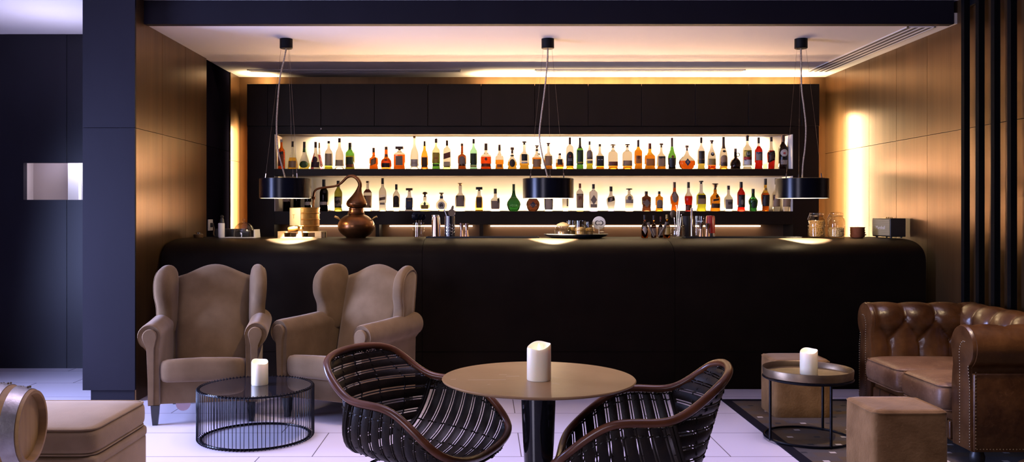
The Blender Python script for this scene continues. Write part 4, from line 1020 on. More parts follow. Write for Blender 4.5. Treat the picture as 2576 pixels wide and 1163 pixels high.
LO = [
 (712, 731, 452, 'dark bottle with grey label under the left lamp, first on the lower shelf', 'wine', 2, 1, 'k', None, 0, 'k', .2, [('rect', 'gr', .30, .44, .9)]),
 (738, 757, 452, 'plain dark bottle under the left lamp, behind the gold drum', 'wine', 2, 1, 'k', None, 0, 'k', .2, []),
 (766, 784, 452, 'dark bottle with pale band label under the right side of the left lamp', 'wine', 2, 1, 'k', None, 0, 'k', .2, [('rect', 'lg', .19, .30, .9)]),
 (804, 826, 452, 'black wine bottle with white band label behind the still pipe', 'wine', 2, 1, 'k', None, 0, 'k', .2, [('rect', 'lg', .20, .30, .95)]),
 (841, 861, 455, 'olive green wine bottle with dark label behind the still pipe', 'wine', 2, 1, 'ol', 'ol', .55, 'dk', .2, [('rect', 'dk', .12, .48, .9), ('rect', 'gr', .16, .28, .6), ('rect', 'gr', .34, .44, .7)]),
 (914, 935.5, 456, 'clear bottle with red collar and brown label beside the copper still head', 'std', 2, 1, 'c', 'c', .1, 'br', .06, [('rect', 'ta', .12, .52, .9)], {'neck': (.62, .72, 'rb')}),
 (953, 972, 448.5, 'tallest clear bottle on the lower shelf with grey bird label', 'std', 2, 1, 'c', 'lb', .5, 'k', .18, [('slant', 'gr', .32, .44, .8), ('rect', 'lg', .20, .26, .6)], {}),
 (988, 1006, 464, 'clear bottle with arched black label and black foot band, lower shelf', 'std', 2, 1, 'c', 'c', .1, 'k', .20, [('arch', 'dk', .26, .58, .78), ('rect', 'dk', .15, .26, .85)], {}),
 (1018.5, 1041, 474, 'square tapered bottle with dark blue label and red cap, lower shelf', 'tapu', 5, .9, 'lb', 'lb', .4, 'br', .14, [('rect', 'nv', .06, .58, .74), ('rect', 'k', .06, .22, .76)], {'knob': 'flat', 'txt': ('1800', 0.022, .46, 'gd')}),
 (1056, 1082, 483, 'wide low bottle with round ball stopper and pale green label, lower shelf', 'squat', 3, .9, 'c', 'pg', .3, 'br', .27, [('rect', 'gd', .12, .32, .7), ('dia', 'gn', .24, .52, .25)], {'knob': 'ball'}),
 (1096, 1125, 485, 'round disc bottle with a black leaf emblem, lower shelf', 'disc', 2, .45, 'c', 'c', .1, 'br', .16, [('oval', 'wh', .10, .52, .62), ('oval', 'dk', .20, .44, .36)], {'knob': 'tee', 'neck': (.68, .82, 'nv')}),
 (1144.6, 1171, 461, 'clear decanter bottle with grey square label and glass stopper, lower shelf', 'low', 5, .8, 'c', 'c', .1, 'ta', .10, [('rect', 'gr', .17, .56, .75)], {'knob': 'tee'}),
 (1194.6, 1216, 471, 'amber trapezoid bottle with wide flat black cap, lower shelf', 'tapu', 5, .8, 'c', 'go', .60, 'k', .16, [('rect', 'br', .14, .58, .64), ('rect', 'k', .34, .50, .5)], {'knob': 'flat'}),
 (1234, 1258, 475, 'clear square bottle with grey lettered label and black ribbon, lower shelf', 'low', 5, .9, 'c', 'c', .1, 'k', .22, [('rect', 'gr', .10, .46, .85), ('slant', 'k', .34, .62, .2, .62)]),
 (1274.6, 1310, 463.6, 'green flat round flask with raised lettering, lower shelf', 'bok', 2, .5, 'dgn', 'dgn', .5, 'dg', .22, [], {'txt': ('AZOR', 0.028, .21, 'lg'), 'ring': 'dg'}),
 (1323.6, 1358, 463.6, 'black-brown flat round flask below the centre lamp', 'bok', 2, .5, 'dbr', 'dbr', .5, 'k', .22, [('dia', 'nv', .12, .36, .4)], {'txt': ('AZOR', 0.028, .21, 'lg'), 'ring': 'br'}),
 (1369, 1391, 462, 'clear bottle with large white label below the centre lamp', 'std', 5, .9, 'c', 'c', .1, 'k', .2, [('rect', 'lg', .06, .56, .94), ('oval', 'k', .40, .50, .18, .6)]),
 (1414, 1431, 462, 'clear bottle with a vertical grey strip below the right edge of the centre lamp', 'std', 2, 1, 'c', 'c', .1, 'k', .2, [('rect', 'gr', .18, .60, .22, .5)]),
 (1450, 1467.5, 462, 'clear bottle with long brown label right of the centre lamp', 'box', 4, .9, 'c', 'ye', .06, 'rb', .16, [('rect', 'ta', .12, .63, .92), ('rect', 'rb', .40, .54, .5)], {}),
 (1482.7, 1503, 463.6, 'blue-footed bottle with grey diamond label, lower shelf', 'box', 4, .9, 'lb', 'bl', .06, 'dk', .17, [('dia', 'gr', .24, .60, .8), ('rect', 'gr', .14, .26, .8)], {}),
 (1526, 1548, 469.6, 'clear bottle with dark slanted label and blue foot ring, lower shelf', 'tap', 2, 1, 'lb', 'bl', .05, 'dk', .20, [('slant', 'gr', .36, .62, .75)], {}),
 (1572.7, 1593, 474.7, 'clear bottle with round grey badge and black cap, lower shelf', 'sqlo', 3, .9, 'c', 'c', .1, 'k', .08, [('rect', 'lg', .36, .52, .9), ('oval', 'gr', .48, .68, .5)], {'knob': 'flat'}),
 (1614.7, 1637, 481.7, 'near-black square-shouldered bottle with grey diamond label, lower shelf', 'box', 4, .9, 'dbr', 'dbr', .5, 'k', .14, [('dia', 'gr', .18, .62, .78)], {}),
 (1649, 1667.6, 481.7, 'small amber apothecary bottle with grey label, lower shelf', 'box', 3, 1, 'am', 'am', .5, 'k', .14, [('arch', 'gr', .15, .58, .75)], {}),
 (1686.4, 1707, 458.5, 'orange-red bottle narrowing to a clear foot, lower shelf', 'tap', 3, 1, 'ra', 'or_', .78, 'br', .19, [('oval', 'gr', .30, .68, .72)], {}),
 (1722, 1742, 458.5, 'bottle of red liquid with clear shoulders behind the steel tap', 'tap', 2, 1, 'c', 'rd', .52, 'k', .20, [('rect', 'rb', .02, .22, .85)], {}),
 (1752.7, 1775, 455.4, 'square yellow bottle with two dark labels, lower shelf', 'low', 5, .9, 'c', 'yg', .58, 'k', .10, [('rect', 'dk', .42, .54, .85), ('rect', 'ta', .24, .40, .9), ('rect', 'go' if 0 else 'gd', .40, .42, .9)], {'knob': 'tee'}),
 (1787, 1811, 462, 'orange bottle with branch pattern and flared stopper, lower shelf', 'low', 3, .9, 'am', 'am', .66, 'br', .22, [('rect', 'br', .12, .28, .9), ('slant', 'br', .36, .46, .6), ('slant', 'br', .46, .62, .3, .3)], {'knob': 'flare'}),
 (1822, 1843, 467.5, 'clear bottle with grey framed label, third from the right lamp', 'low', 3, .9, 'c', 'c', .1, 'k', .16, [('rect', 'gr', .08, .46, .85), ('rect', 'dk', .26, .38, .5, .2)], {}),
 (1854.7, 1874, 458, 'dark red bottle with black picture label, lower shelf', 'wine', 2, 1, 'rd', 'rd', .7, 'k', .20, [('rect', 'dk', .14, .56, .85), ('oval', 'gr', .22, .40, .35)], {}),
 (1883, 1906, 475.5, 'dark green jug-shouldered bottle, lower shelf', 'tap', 2, 1, 'dgn', 'dgn', .5, 'k', .20, [('oval', 'dg', .14, .44, .6)], {}),
 (1915, 1936, 450, 'amber bottle with dark label and clear foot left of the right lamp', 'tap', 2, 1, 'go', 'or_', .56, 'k', .19, [('rect', 'dk', .16, .50, .86)], {'neck': (.64, .72, 'gd')}),
 (1942.5, 1963, 449, 'pale bottle with brown label partly behind the right lamp', 'tap', 2, 1, 'c', 'c', .1, 'k', .19, [('rect', 'ta', .14, .50, .88)], {}),
 (1968, 1987.6, 450, 'clear bottle with brown label below the right lamp, last on the lower shelf', 'tap', 2, 1, 'c', 'c', .1, 'k', .19, [('rect', 'ta', .14, .50, .88)], {'Y': 8.56}),
]
for grp, z, rows in (('bottles on the upper lit shelf', ZS1, UP), ('bottles on the lower lit shelf', ZL, LO)):
    for row in rows:
        ex = dict(row[13]) if len(row) > 13 else {}
        tx = ex.pop('txt', None); hd = ex.pop('handle', None); rg = ex.pop('ring', None)
        u0, u1, vt, lab, shape, sq, dy, g, l, fi, cc, cf, lbs = row[:13]
        t = shelf_bottle(z, u0, u1, vt, lab, shape, sq, dy, g, l, fi, cc, cf, lbs, group=grp, **ex)
        kk = YBt/F; r = (u1-u0)*kk/2; H = HC-(vt-V0)*kk-z
        if tx:
            s, size, zf, col = tx
            text(s, size, t, (0, -r*dy-0.0035, zf*H), cm(col))
        if hd:
            MB().tube([(0.026+0.016*cos(2*pi*k/16), 0, H*0.70+0.017*sin(2*pi*k/16)) for k in range(16)], 0.0045, 6, True).build('handle', gm('k'), t)
        if rg:
            P = SH['bok']; ol = []
            for k in range(9): zz = .03+.46*k/8; ol.append((prof_at(P, zz)*r*0.74, zz*H*0.95+0.006))
            pts = [(x, -sqrt(max(0.0, 1-0.74**2))*r*prof_at(P, min(1, zq/H))*dy-0.001, zq) for x, zq in ol]
            pts += [(-p[0], p[1], p[2]) for p in pts[::-1]]
            MB().tube(pts, 0.0022, 5, True).build('raised_border', cm(rg), t)
# ------------------------------------------------------------------ things on the bar counter
Z0 = ZK+0.0006; Yc = 7.28; K = Yc/F
def CX(u, Y=Yc): return (u-U0)*Y/F
def place(name, label, cat, u, group=None, Y=Yc, z=Z0, rz=0): return thing(name, label, cat, (CX(u, Y), Y, z), rz, group)
# copper still
t = place('copper_still', 'aged copper alembic still with onion head and long swan neck on the counter', 'still', 896)
r = 0.152
MB().lathe([(0, 0.0), (0.078, 0.0)]+[(r*sqrt(max(0.05, 1-((z-0.097)/0.108)**2)), z) for z in [0.008+0.186*k/18 for k in range(19)]]+[(0.062, 0.198), (0.062, 0.205), (0, 0.205)], 48, (0, 0, 0), 2, 1, False, False).build('pot', M_copper, t)
MB().lathe([(0.062, 0.196), (0.069, 0.199), (0.071, 0.206), (0.063, 0.212), (0.060, 0.236), (0.064, 0.240), (0.064, 0.246), (0.055, 0.25)], 40, (0, 0, 0), 2, 1).build('collar', M_copper, t)
hd = [(0.055, 0.249), (0.068, 0.254), (0.083, 0.268), (0.0865, 0.284), (0.081, 0.304), (0.064, 0.328), (0.045, 0.354), (0.030, 0.380), (0.021, 0.405), (0.0165, 0.43)]
hx = lambda z: 0.003+0.027*max(0, (z-0.29)/0.14)**1.4
MB().rings([[(hx(z)+a*cos(2*pi*k/36), a*sin(2*pi*k/36), z) for k in range(36)] for a, z in hd]).build('onion_head', M_copper, t)
pp = [(905.3, 471), (905, 461), (899.5, 451), (891, 444.5), (882, 443), (872, 447), (859, 460), (846, 467.5), (830, 470.5), (812, 472.5), (799, 475.5), (791.5, 482), (789, 492), (788.6, 506), (788.6, 525)]
pts = catmull([((u-896)*K, 0.0, HC-(v-V0)*K-Z0) for u, v in pp], 6)
rr = [0.0175-0.0085*min(1, i/40) for i in range(len(pts))]
sw = MB(); sw.tube(pts, rr, 12); sw = sw.build('swan_neck', M_copper, t)
xx, zz = (788.6-896)*K, HC-(498-V0)*K-Z0
MB().lathe([(0.009, zz-0.012), (0.017, zz-0.010), (0.017, zz+0.010), (0.009, zz+0.012)], 12, (xx, 0, 0)).build('coupling', M_copper, sw)
for s in (-1, 1):
    MB().tube([(s*0.132, -0.02, 0.150), (s*0.152, -0.02, 0.166), (s*0.176, -0.02, 0.176)], [0.006, 0.010, 0.009], 10).build('handle', M_brass, t)
# little pallet and condenser drum
t = place('pallet', 'small pale wooden pallet under the gold drum on the counter', 'pallet', 761.5)
hp = 0.055; wp = 0.178; dp = 0.13
for k in range(5): MB().box(-wp, wp, -dp+0.052*k, -dp+0.052*k+0.044, hp-0.011, hp, 0.001, 1).build('deck_board', M_pine, t, False)
for y in (-dp, -0.021, dp-0.042):
    for x in (-wp, -0.026, wp-0.052): MB().box(x, x+0.052, y, y+0.042, 0.009, hp-0.011, 0.001, 1).build('block', M_pine, t, False)
for y in (-dp, -0.021, dp-0.042): MB().box(-wp, wp, y, y+0.042, 0, 0.009).build('runner', M_pine, t, False)
t = place('condenser_drum', 'hooped gold metal drum with cream patch and brass tap standing on the pallet', 'drum', 767, None, Yc, Z0+hp+0.0005)
rd = 0.1195; hd_ = 0.195
pf = [(0, 0), (rd, 0), (rd, 0.004)]
for z in (0.045, 0.098, 0.150): pf += [(rd, z-0.006), (rd+0.005, z-0.002), (rd+0.005, z+0.002), (rd, z+0.006)]
pf += [(rd, hd_-0.008), (rd+0.004, hd_-0.006), (rd+0.004, hd_), (rd-0.004, hd_), (rd-0.006, hd_-0.02), (0, hd_-0.02)]
MB().lathe(pf, 48, (0, 0, 0), 2, 1, False, False).build('body', M_brass, t, True, 30)
mb = MB(); rg = []
for z in (0.048, 0.10, 0.147, 0.192): rg.append([((rd+0.0056)*cos(a), (rd+0.0056)*sin(a), z) for a in [radians(200+8.2*k) for k in range(9)]])
mb.rings(rg, False); pl_ = mb.build('pale_patch', mat('cream_patch', (0.78, 0.66, 0.42), 0.7), t)  # cream patch on the left side of the drum
a0 = radians(236)
text('T', 0.05, pl_, ((rd+0.0065)*cos(a0), (rd+0.0065)*sin(a0), 0.12), mat('faded_gold_ink', (0.42, 0.30, 0.12), 0.7), 'emblem', (pi/2, 0, a0+pi/2))
tp = MB(); tp.tube([(0.0, -rd+0.004, 0.03), (0.0, -rd-0.03, 0.03), (0.0, -rd-0.036, 0.018)], 0.008, 10); tp = tp.build('tap', M_brass, t)
MB().tube([(-0.02, -rd-0.02, 0.044), (0.02, -rd-0.02, 0.044)], 0.005, 8).build('tap_handle', M_brass, tp)
mb = MB(); mb.tube([(-0.105, -rd-0.012, 0.018), (-0.06, -rd-0.02, 0.024), (-0.03, -rd-0.018, 0.028)], [0.02, 0.022, 0.014], 10); mb.build('spout', M_brass, t)
# left end: pot, outlet, corkscrew, black box, cloche
t = place('small_pot', 'small brown pot with metal lid at the left end of the counter', 'pot', 499)
MB().lathe([(0, 0), (0.036, 0), (0.040, 0.006), (0.040, 0.026), (0.034, 0.032), (0, 0.032)], 24, (0, 0, 0), 2, 1, False, False).build('body', M_br if 0 else mat('brown_glaze', (0.10, 0.055, 0.025), 0.3), t)
MB().lathe([(0, 0.032), (0.022, 0.032), (0.022, 0.043), (0.010, 0.048), (0, 0.048)], 20, (0, 0, 0), 2, 1, False, False).build('lid', M_steel, t)
t = thing('wall_outlet', 'white power outlet with plugged black cable on the dark wall panel', 'outlet', (XL-0.012, 7.92, 1.235))
MB().box(0, 0.010, -0.06, 0.06, -0.05, 0.05, 0.003, 2).build('plate', M_white, t)
MB().box(0.010, 0.03, -0.02, 0.02, -0.02, 0.02, 0.003, 2).build('plug', M_blackp, t)
cb = MB(); pc = catmull([(0.03, 0, 0), (0.07, -0.10, -0.03), (0.13, -0.30, -0.085), (0.24, -0.52, -0.094), (0.33, -0.62, -0.094)], 8); cb.tube(pc, 0.006, 8); cb.build('cable', M_blackp, t)
t = place('corkscrew', 'white electric corkscrew with black head standing on the counter', 'corkscrew', 557)
MB().lathe([(0, 0), (0.025, 0), (0.0265, 0.004), (0.0265, 0.118), (0.024, 0.122), (0, 0.122)], 24, (0, 0, 0), 2, 1, False, False).build('body', M_white, t)
MB().lathe([(0.016, 0.122), (0.020, 0.126), (0.016, 0.150), (0.010, 0.163), (0.013, 0.170), (0.015, 0.180), (0.008, 0.188), (0, 0.19)], 20, (0.004, 0, 0), 2, 1).build('head', M_blackp, t)
t = place('flat_box', 'flat black box lying behind the corkscrew and glass dome', 'box', 581, None, 7.46)
MB().box(-0.12, 0.115, -0.05, 0.05, 0, 0.072, 0.004, 2).build('body', M_blackp, t)
t = place('serving_tray', 'thin white serving tray under the glass dome', 'tray', 606)
MB().box(-0.125, 0.142, -0.085, 0.085, 0.0, 0.006, 0.002, 2).build('plate', M_white, t)
mb = MB(); mb.prism([(0.128, 0.006), (0.142, 0.006), (0.136, 0.07), (0.128, 0.07)], -0.08, 0.08, 'y'); mb.build('end_wall', M_white, t, False)
t = place('glass_dome', 'clear glass dome with knob on the white tray', 'dome', 614, None, Yc, Z0+0.0065)
dm = [(0.089, 0), (0.089, 0.03), (0.083, 0.062), (0.066, 0.093), (0.040, 0.115), (0.010, 0.125)]
MB().lathe(dm+[(a*0.965, z*0.965+0.0001) for a, z in dm[::-1]], 40, (0, 0, 0), 2, 1, False, False).build('dome', G_jar, t)
MB().lathe([(0.006, 0.125), (0.006, 0.132), (0.015, 0.140), (0.013, 0.152), (0, 0.158)], 16).build('knob', G_jar, t)
t = place('black_gadget', 'small black device with dial under the glass dome', 'gadget', 612, None, Yc, Z0+0.0065)
MB().box(-0.058, 0.058, -0.03, 0.03, 0, 0.052, 0.005, 2).build('body', M_blackp, t)
MB().lathe([(0, -0.031), (0.012, -0.031), (0.010, -0.036), (0, -0.037)], 16, (-0.012, 0, 0.028), 2, 1, False, False, 'y').build('dial', M_steel, t)
# mats
for u0, u1, lab in ((1073, 1355, 'long black rubber bar mat under the shakers and mixing cup'), (1718, 2008, 'long black rubber bar mat under the jiggers and red shaker')):
    x0, x1 = CX(u0), CX(u1); t = thing('bar_mat', lab, 'bar mat', ((x0+x1)/2, Yc-0.02, Z0), 0, 'black bar mats')
    h = (x1-x0)/2
    MB().box(-h, h, -0.075, 0.075, 0, 0.008, 0.002, 1).build('mat', M_blackp, t, False)
    mb = MB()
    mb.box(-h, h, -0.075, -0.069, 0.008, 0.012).box(-h, h, 0.069, 0.075, 0.008, 0.012).box(-h, -h+0.006, -0.069, 0.069, 0.008, 0.012).box(h-0.006, h, -0.069, 0.069, 0.008, 0.012); mb.build('raised_edge', M_blackp, t, False)
ZM = Z0+0.0085
def jar_glass(t, r, h, name='jar', th=0.92, neck=None):
    pf = [(0, 0.0), (r*0.9, 0.0), (r, 0.006), (r, h*0.8), (r*(neck or 0.95), h*0.92), (r*(neck or 0.95), h)]
    inn = [(a*th, max(z, 0.007)) for a, z in pf[::-1][:-1]]+[(0, 0.007)]
    return MB().lathe(pf+inn, 28, (0, 0, 0), 2, 1, False, False).build(name, G_jar, t)
# glass jar of strainers
t = place('glass_jar', 'small glass jar holding three strainers left of the copper shakers', 'jar', 1053)
jar_glass(t, 0.049, 0.125)
for i, (dx, rz, lab) in enumerate(((-0.022, 0.22, 'black strainer leaning left in the glass jar'), (0.004, 0.0, 'black strainer upright in the middle of the glass jar'), (0.024, -0.2, 'black strainer leaning right in the glass jar'))):
    q = place('strainer', lab, 'strainer', 1053, 'strainers in the glass jar', Yc, Z0+0.008)
    mb = MB(); mb.tube([(0.0, 0, 0.0), (dx*0.6, 0, 0.10), (dx, 0, 0.14)], 0.0035, 6); mb.build('handle', M_pewter, q)
    MB().lathe([(0, -0.004), (0.024, -0.004), (0.029, 0), (0.024, 0.006), (0, 0.009)], 20, (dx*1.25, 0.014*i-0.014, 0.172), 2, 1.25, False, False, 'y').build('bowl', M_blacks, q)
# copper shakers
t = place('cocktail_shaker', 'rose copper cocktail shaker tin, nested pair left of the etched mixing cup', 'shaker', 1096, None, Yc, ZM)
MB().lathe([(0, 0), (0.038, 0), (0.042, 0.004), (0.038, 0.085), (0.031, 0.165), (0.028, 0.168), (0, 0.168)], 32, (0.003, 0, 0), 2, 1, False, False).build('outer_tin', M_shaker, t)
MB().lathe([(0.0, 0.168), (0.030, 0.168), (0.030, 0.180), (0.027, 0.181), (0, 0.178)], 32, (-0.002, 0, 0), 2, 1, False, False).build('inner_tin', M_steel, t)
# mixing cup
t = place('mixing_cup', 'dark etched steel mixing cup holding a bar spoon and strainer', 'cup', 1131.5, None, Yc, ZM)
pf = [(0, 0), (0.040, 0), (0.043, 0.004), (0.043, 0.172), (0.041, 0.172), (0.041, 0.01), (0, 0.01)]
MB().lathe(pf, 32, (0, 0, 0), 2, 1, False, False).build('body', mat('smoked_steel', (0.10, 0.10, 0.12), 0.18, 0.9), t, True, 30)
mb = MB()
for i in range(7):
    for j in range(3):
        a = radians(200+i*23); zz = 0.03+0.026*j+(0.013 if i % 2 else 0)
        ring = []
        for k in range(12):
            q = 2*pi*k/12; aa = a+0.24*cos(q); ring.append((0.0436*cos(aa), 0.0436*sin(aa), zz+0.011*sin(q)))
        mb.tube(ring, 0.0011, 4, True)
mb.build('etched_pattern', M_steel, t)
q = place('bar_spoon', 'steel bar spoon leaning left in the etched mixing cup', 'spoon', 1131.5, None, Yc, ZM+0.012)
MB().tube([(0.01, 0, 0.0), (-0.03, 0, 0.17), (-0.05, 0, 0.225)], 0.004, 8).build('shaft', M_steel, q)
q = place('muddler', 'grey metal muddler sticking out of the etched mixing cup', 'muddler', 1134, None, Yc+0.012, ZM+0.012)
MB().tube([(-0.005, 0, 0.0), (0.006, 0, 0.17), (0.012, 0, 0.225), (0.020, 0, 0.247)], [0.008, 0.009, 0.013, 0.008], 12).build('shaft', M_pewter, q)
q = place('cocktail_strainer', 'coiled cocktail strainer resting on the rim of the etched mixing cup', 'strainer', 1135, None, Yc-0.02, ZM+0.1735)
MB().lathe([(0, -0.002), (0.030, -0.002), (0.031, 0), (0.030, 0.002), (0, 0.002)], 24, (0.004, 0, 0.026), 2, 1, False, False, 'y').build('plate', M_pewter, q)
MB().tube([(0.004+0.029*cos(a/3.0), -0.005+0.003*sin(a*5), 0.026+0.029*sin(a/3.0)) for a in [k*0.19 for k in range(100)]], 0.0016, 5).build('coil', M_steel, q)
for u, h, lab, z in ((1161, 0.112, 'copper jigger nearest the etched mixing cup', ZM), (1174, 0.112, 'copper jigger right beside the other jigger on the left bar mat', ZM)):
    q = place('jigger', lab, 'jigger', u, 'copper jiggers on the left mat', Yc, z)
    MB().lathe([(0, 0), (0.019, 0), (0.0205, 0.002), (0.011, 0.052), (0.0105, 0.056), (0.020, h), (0.0185, h), (0.009, 0.06), (0, 0.058)], 24, (0, 0, 0), 2, 1, False, False).build('cup', M_shaker, q)
# round tray with jars and glasses
Yt = 7.24
t = place('round_tray', 'large round black tray with jars, glasses and a white disc sign on the counter', 'tray', 1449, None, Yt)
MB().lathe([(0, 0), (0.20, 0), (0.245, 0.014), (0.266, 0.030), (0.264, 0.034), (0.243, 0.020), (0.20, 0.008), (0, 0.008)], 64, (0, 0, 0), 2, 0.9, False, False).build('dish', M_blackp, t)
zt = Z0+0.0085
t = place('clip_jar', 'low glass jar of dried spice with a cloth-covered lid on the round tray', 'jar', 1416, None, Yt-0.035, zt)
jar_glass(t, 0.068, 0.085)
MB().lathe([(0, 0.008), (0.058, 0.008), (0.058, 0.05), (0.03, 0.055), (0, 0.052)], 28, (0, 0, 0), 2, 1, False, False).build('spice', mat('dried_spice', (0.05, 0.028, 0.02), 0.9, 0, (0.18, 0.12, 0.08), (90, 90, 90), 0.6), t)
MB().lathe([(0, 0.086), (0.050, 0.086), (0.056, 0.092), (0.050, 0.104), (0.02, 0.118), (0, 0.122)], 24, (0, 0, 0), 2, 1, False, False).build('lid', M_pine, t)
for u, h, w, y, lab in ((1436, 0.135, 0.038, 0.075, 'small patterned glass jar behind the spice jar on the round tray'), (1459, 0.135, 0.048, -0.02, 'yellow-tinted glass jar in the middle of the round tray'), (1482, 0.125, 0.038, 0.06, 'clear glass jar next to the disc sign on the round tray')):
    q = place('glass_tumbler', lab, 'glass', u, 'glass jars on the round tray', Yt+y, zt)
    jar_glass(q, w, h, 'glass', 0.9)
    MB().tube([(w*1.0*cos(2*pi*k/24), w*1.0*sin(2*pi*k/24), h*0.4+0.004*sin(6*2*pi*k/24)) for k in range(24)], 0.0035, 6, True).build('band', M_brass, q)
    MB().lathe([(0, 0.0075), (w*0.84, 0.0075), (w*0.84, h*0.55), (w*0.3, h*0.6), (0, h*0.58)], 20, (0, 0, 0), 2, 1, False, False).build('contents', mat('golden_dried_fruit', (0.55, 0.33, 0.08), 0.7, 0, (0.75, 0.55, 0.25), (60, 60, 60), 0.5), q)
for k in range(4):
    q = place('shot_glass', ('lowest', 'second', 'third', 'topmost')[k]+' shot glass of the stack under the white disc sign', 'glass', 1514, 'stacked shot glasses on the round tray', Yt+0.03, zt+0.0205*k)
    MB().lathe([(0, 0.001), (0.020, 0.001), (0.023, 0.020), (0.0215, 0.020), (0.0185, 0.004), (0, 0.004)], 20, (0, 0, 0), 2, 1, False, False).build('glass', G_jar, q)
q = place('disc_sign', 'round white disc sign with a double loop symbol standing on the round tray', 'sign', 1507, None, Yt+0.075, zt)
MB().lathe([(0, -0.003), (0.053, -0.003), (0.055, -0.001), (0.055, 0.001), (0.053, 0.003), (0, 0.003)], 40, (0, 0, 0.115), 2, 1, False, False, 'y').build('disc', M_white, q)
MB().tube([(0, 0.0, 0.0), (0, 0.0, 0.065)], 0.004, 8).build('stem', M_white, q)
mb = MB()
for s in (-1, 1):
    pts = [(s*0.0145+0.0165*cos(a), -0.0042, 0.115+0.0165*sin(a)) for a in [radians((205 if s > 0 else 25)+k*18) for k in range(18)]]
    mb.tube(pts, [0.0012+0.0022*sin(pi*i/17) for i in range(18)], 6)
mb.build('symbol', M_blackp, q)
# bitters bottles
BT = [
 (1613.5, 1630, 541, 'dark bitters bottle with grey diamond label, first of the small bottles by the tools', 'low', 'br', 'br', 'k', .20, [('dia', 'gr', .14, .56, .75)]),
 (1638, 1651, 542, 'amber dasher bottle behind the wooden tongs', 'low', 'dob', 'br', 'k', .20, [('rect', 'lg', .1, .42, .8)]),
 (1656, 1668, 545, 'small dark bottle with pale label between the dasher bottles', 'low', 'dbr', 'dbr', 'rb', .16, [('rect', 'gr', .1, .5, .8)]),
 (1669, 1686, 540, 'amber bitters bottle with yellow cap and paper label', 'low', 'am', 'br', 'gd', .18, [('rect', 'gd', .14, .46, .85)]),
]
for i, (u0, u1, vt, lab, shp, g, l, cc, cf, lbs) in enumerate(BT):
    Y = Yc+(0.05 if i in (1, 2) else -0.02); kk = Y/F
    make_bottle(lab, CX((u0+u1)/2, Y), Y, Z0, HC-(vt-V0)*kk-Z0, (u1-u0)*kk, shp, 2, 1, g, l, .5, cc, cf, lbs, 1.25, 'small bitters bottles on the counter', name='bitters_bottle')
for u, a, lab in ((1645, 0.35, 'wooden pestle leaning to the left among the bitters bottles'), (1657, -0.5, 'wooden pestle leaning to the right among the bitters bottles')):
    q = place('pestle', lab, 'pestle', u, 'wooden pestles among the bitters bottles', Yc-0.045)
    s = sin(a)*0.14; MB().tube([(0.0, 0, 0.010), (-s*0.8, 0, 0.10), (-s, 0, 0.128)], [0.008, 0.009, 0.013], 10).build('shaft', mat('grey_wood', (0.10, 0.07, 0.05), 0.6), q)
# jar of bar tools
t = place('glass_jar', 'ribbed glass jar crowded with bar tools left of the steel rod', 'jar', 1705)
pf = [(0, 0), (0.045, 0), (0.058, 0.01), (0.060, 0.06), (0.050, 0.10), (0.054, 0.105), (0.052, 0.105), (0.047, 0.10), (0.056, 0.06), (0.053, 0.014), (0, 0.010)]
MB().lathe(pf, 28, (0, 0, 0), 2, 1, False, False).build('jar', G_jar, t)
for z in (0.025, 0.045, 0.065, 0.085): MB().tube([(0.0605*cos(2*pi*k/28), 0.0605*sin(2*pi*k/28), z) for k in range(28)], 0.002, 5, True).build('rib', G_jar, t)
for i, (dx, h, kind, lab) in enumerate(((-0.036, 0.205, 'scoop', 'grey ice scoop leaning left in the ribbed jar of bar tools'), (-0.008, 0.235, 'fork', 'tall steel trident spoon in the ribbed jar of bar tools'), (0.012, 0.21, 'spoon', 'steel tongs upright in the ribbed jar of bar tools'), (0.030, 0.19, 'ladle', 'small steel ladle leaning right in the ribbed jar of bar tools'))):
    q = place('bar_tool', lab, 'bar tool', 1705, 'tools in the ribbed jar', Yc+0.006*(i-1.5), Z0+0.011)
    MB().tube([(dx*0.3, 0, 0), (dx*0.8, 0, h*0.7), (dx, 0, h)], 0.004, 8).build('handle', M_steel, q)
    if kind == 'scoop': MB().lathe([(0, -0.005), (0.020, -0.004), (0.026, 0), (0.020, 0.005), (0, 0.006)], 20, (dx*1.05, 0, h-0.02), 2, 1.35, False, False, 'y').build('bowl', M_pewter, q)
    if kind == 'ladle': MB().lathe([(0, 0.0), (0.014, 0.004), (0.022, 0.016), (0.021, 0.017), (0.013, 0.006), (0, 0.002)], 18, (dx*1.1, 0, h-0.008), 2, 1, False, False).build('bowl', M_steel, q)
    if kind == 'fork':
        for s in (-1, 0, 1): MB().tube([(dx, 0, h-0.002), (dx+s*0.006, 0, h+0.008), (dx+s*0.006, 0, h+0.026)], 0.0014, 5).build('tine', M_steel, q)
    if kind == 'spoon': MB().tube([(dx+0.004, 0.003, 0.0), (dx+0.018, 0.003, h*0.75), (dx+0.006, 0.003, h)], 0.0035, 6).build('second_arm', M_steel, q)
t = place('steel_rod', 'tall brushed steel rod with black foot right of the jar of bar tools', 'rod', 1740)
MB().lathe([(0, 0), (0.020, 0), (0.020, 0.006), (0.012, 0.014), (0, 0.014)], 20, (0, 0, 0), 2, 1, False, False).build('foot', M_blackp, t)
MB().lathe([(0, 0.013), (0.0095, 0.013), (0.0095, 0.246), (0.008, 0.248), (0, 0.248)], 20, (0, 0, 0), 2, 1, False, False).build('shaft', M_steel, t)
t = place('black_cup', 'matt black shaker cup between the tool jar and the steel rod', 'cup', 1727, None, Yc+0.07)
MB().lathe([(0, 0), (0.032, 0), (0.040, 0.18), (0.037, 0.18), (0.030, 0.008), (0, 0.008)], 28, (0, 0, 0), 2, 1, False, False).build('cup', M_blackp, t)
t = place('mixing_glass', 'cut mixing glass with white lettering behind the jiggers', 'glass', 1757.5, None, Yc+0.02, ZM)
pf = [(0, 0), (0.044, 0), (0.047, 0.004), (0.047, 0.172), (0.044, 0.172), (0.044, 0.012), (0, 0.012)]
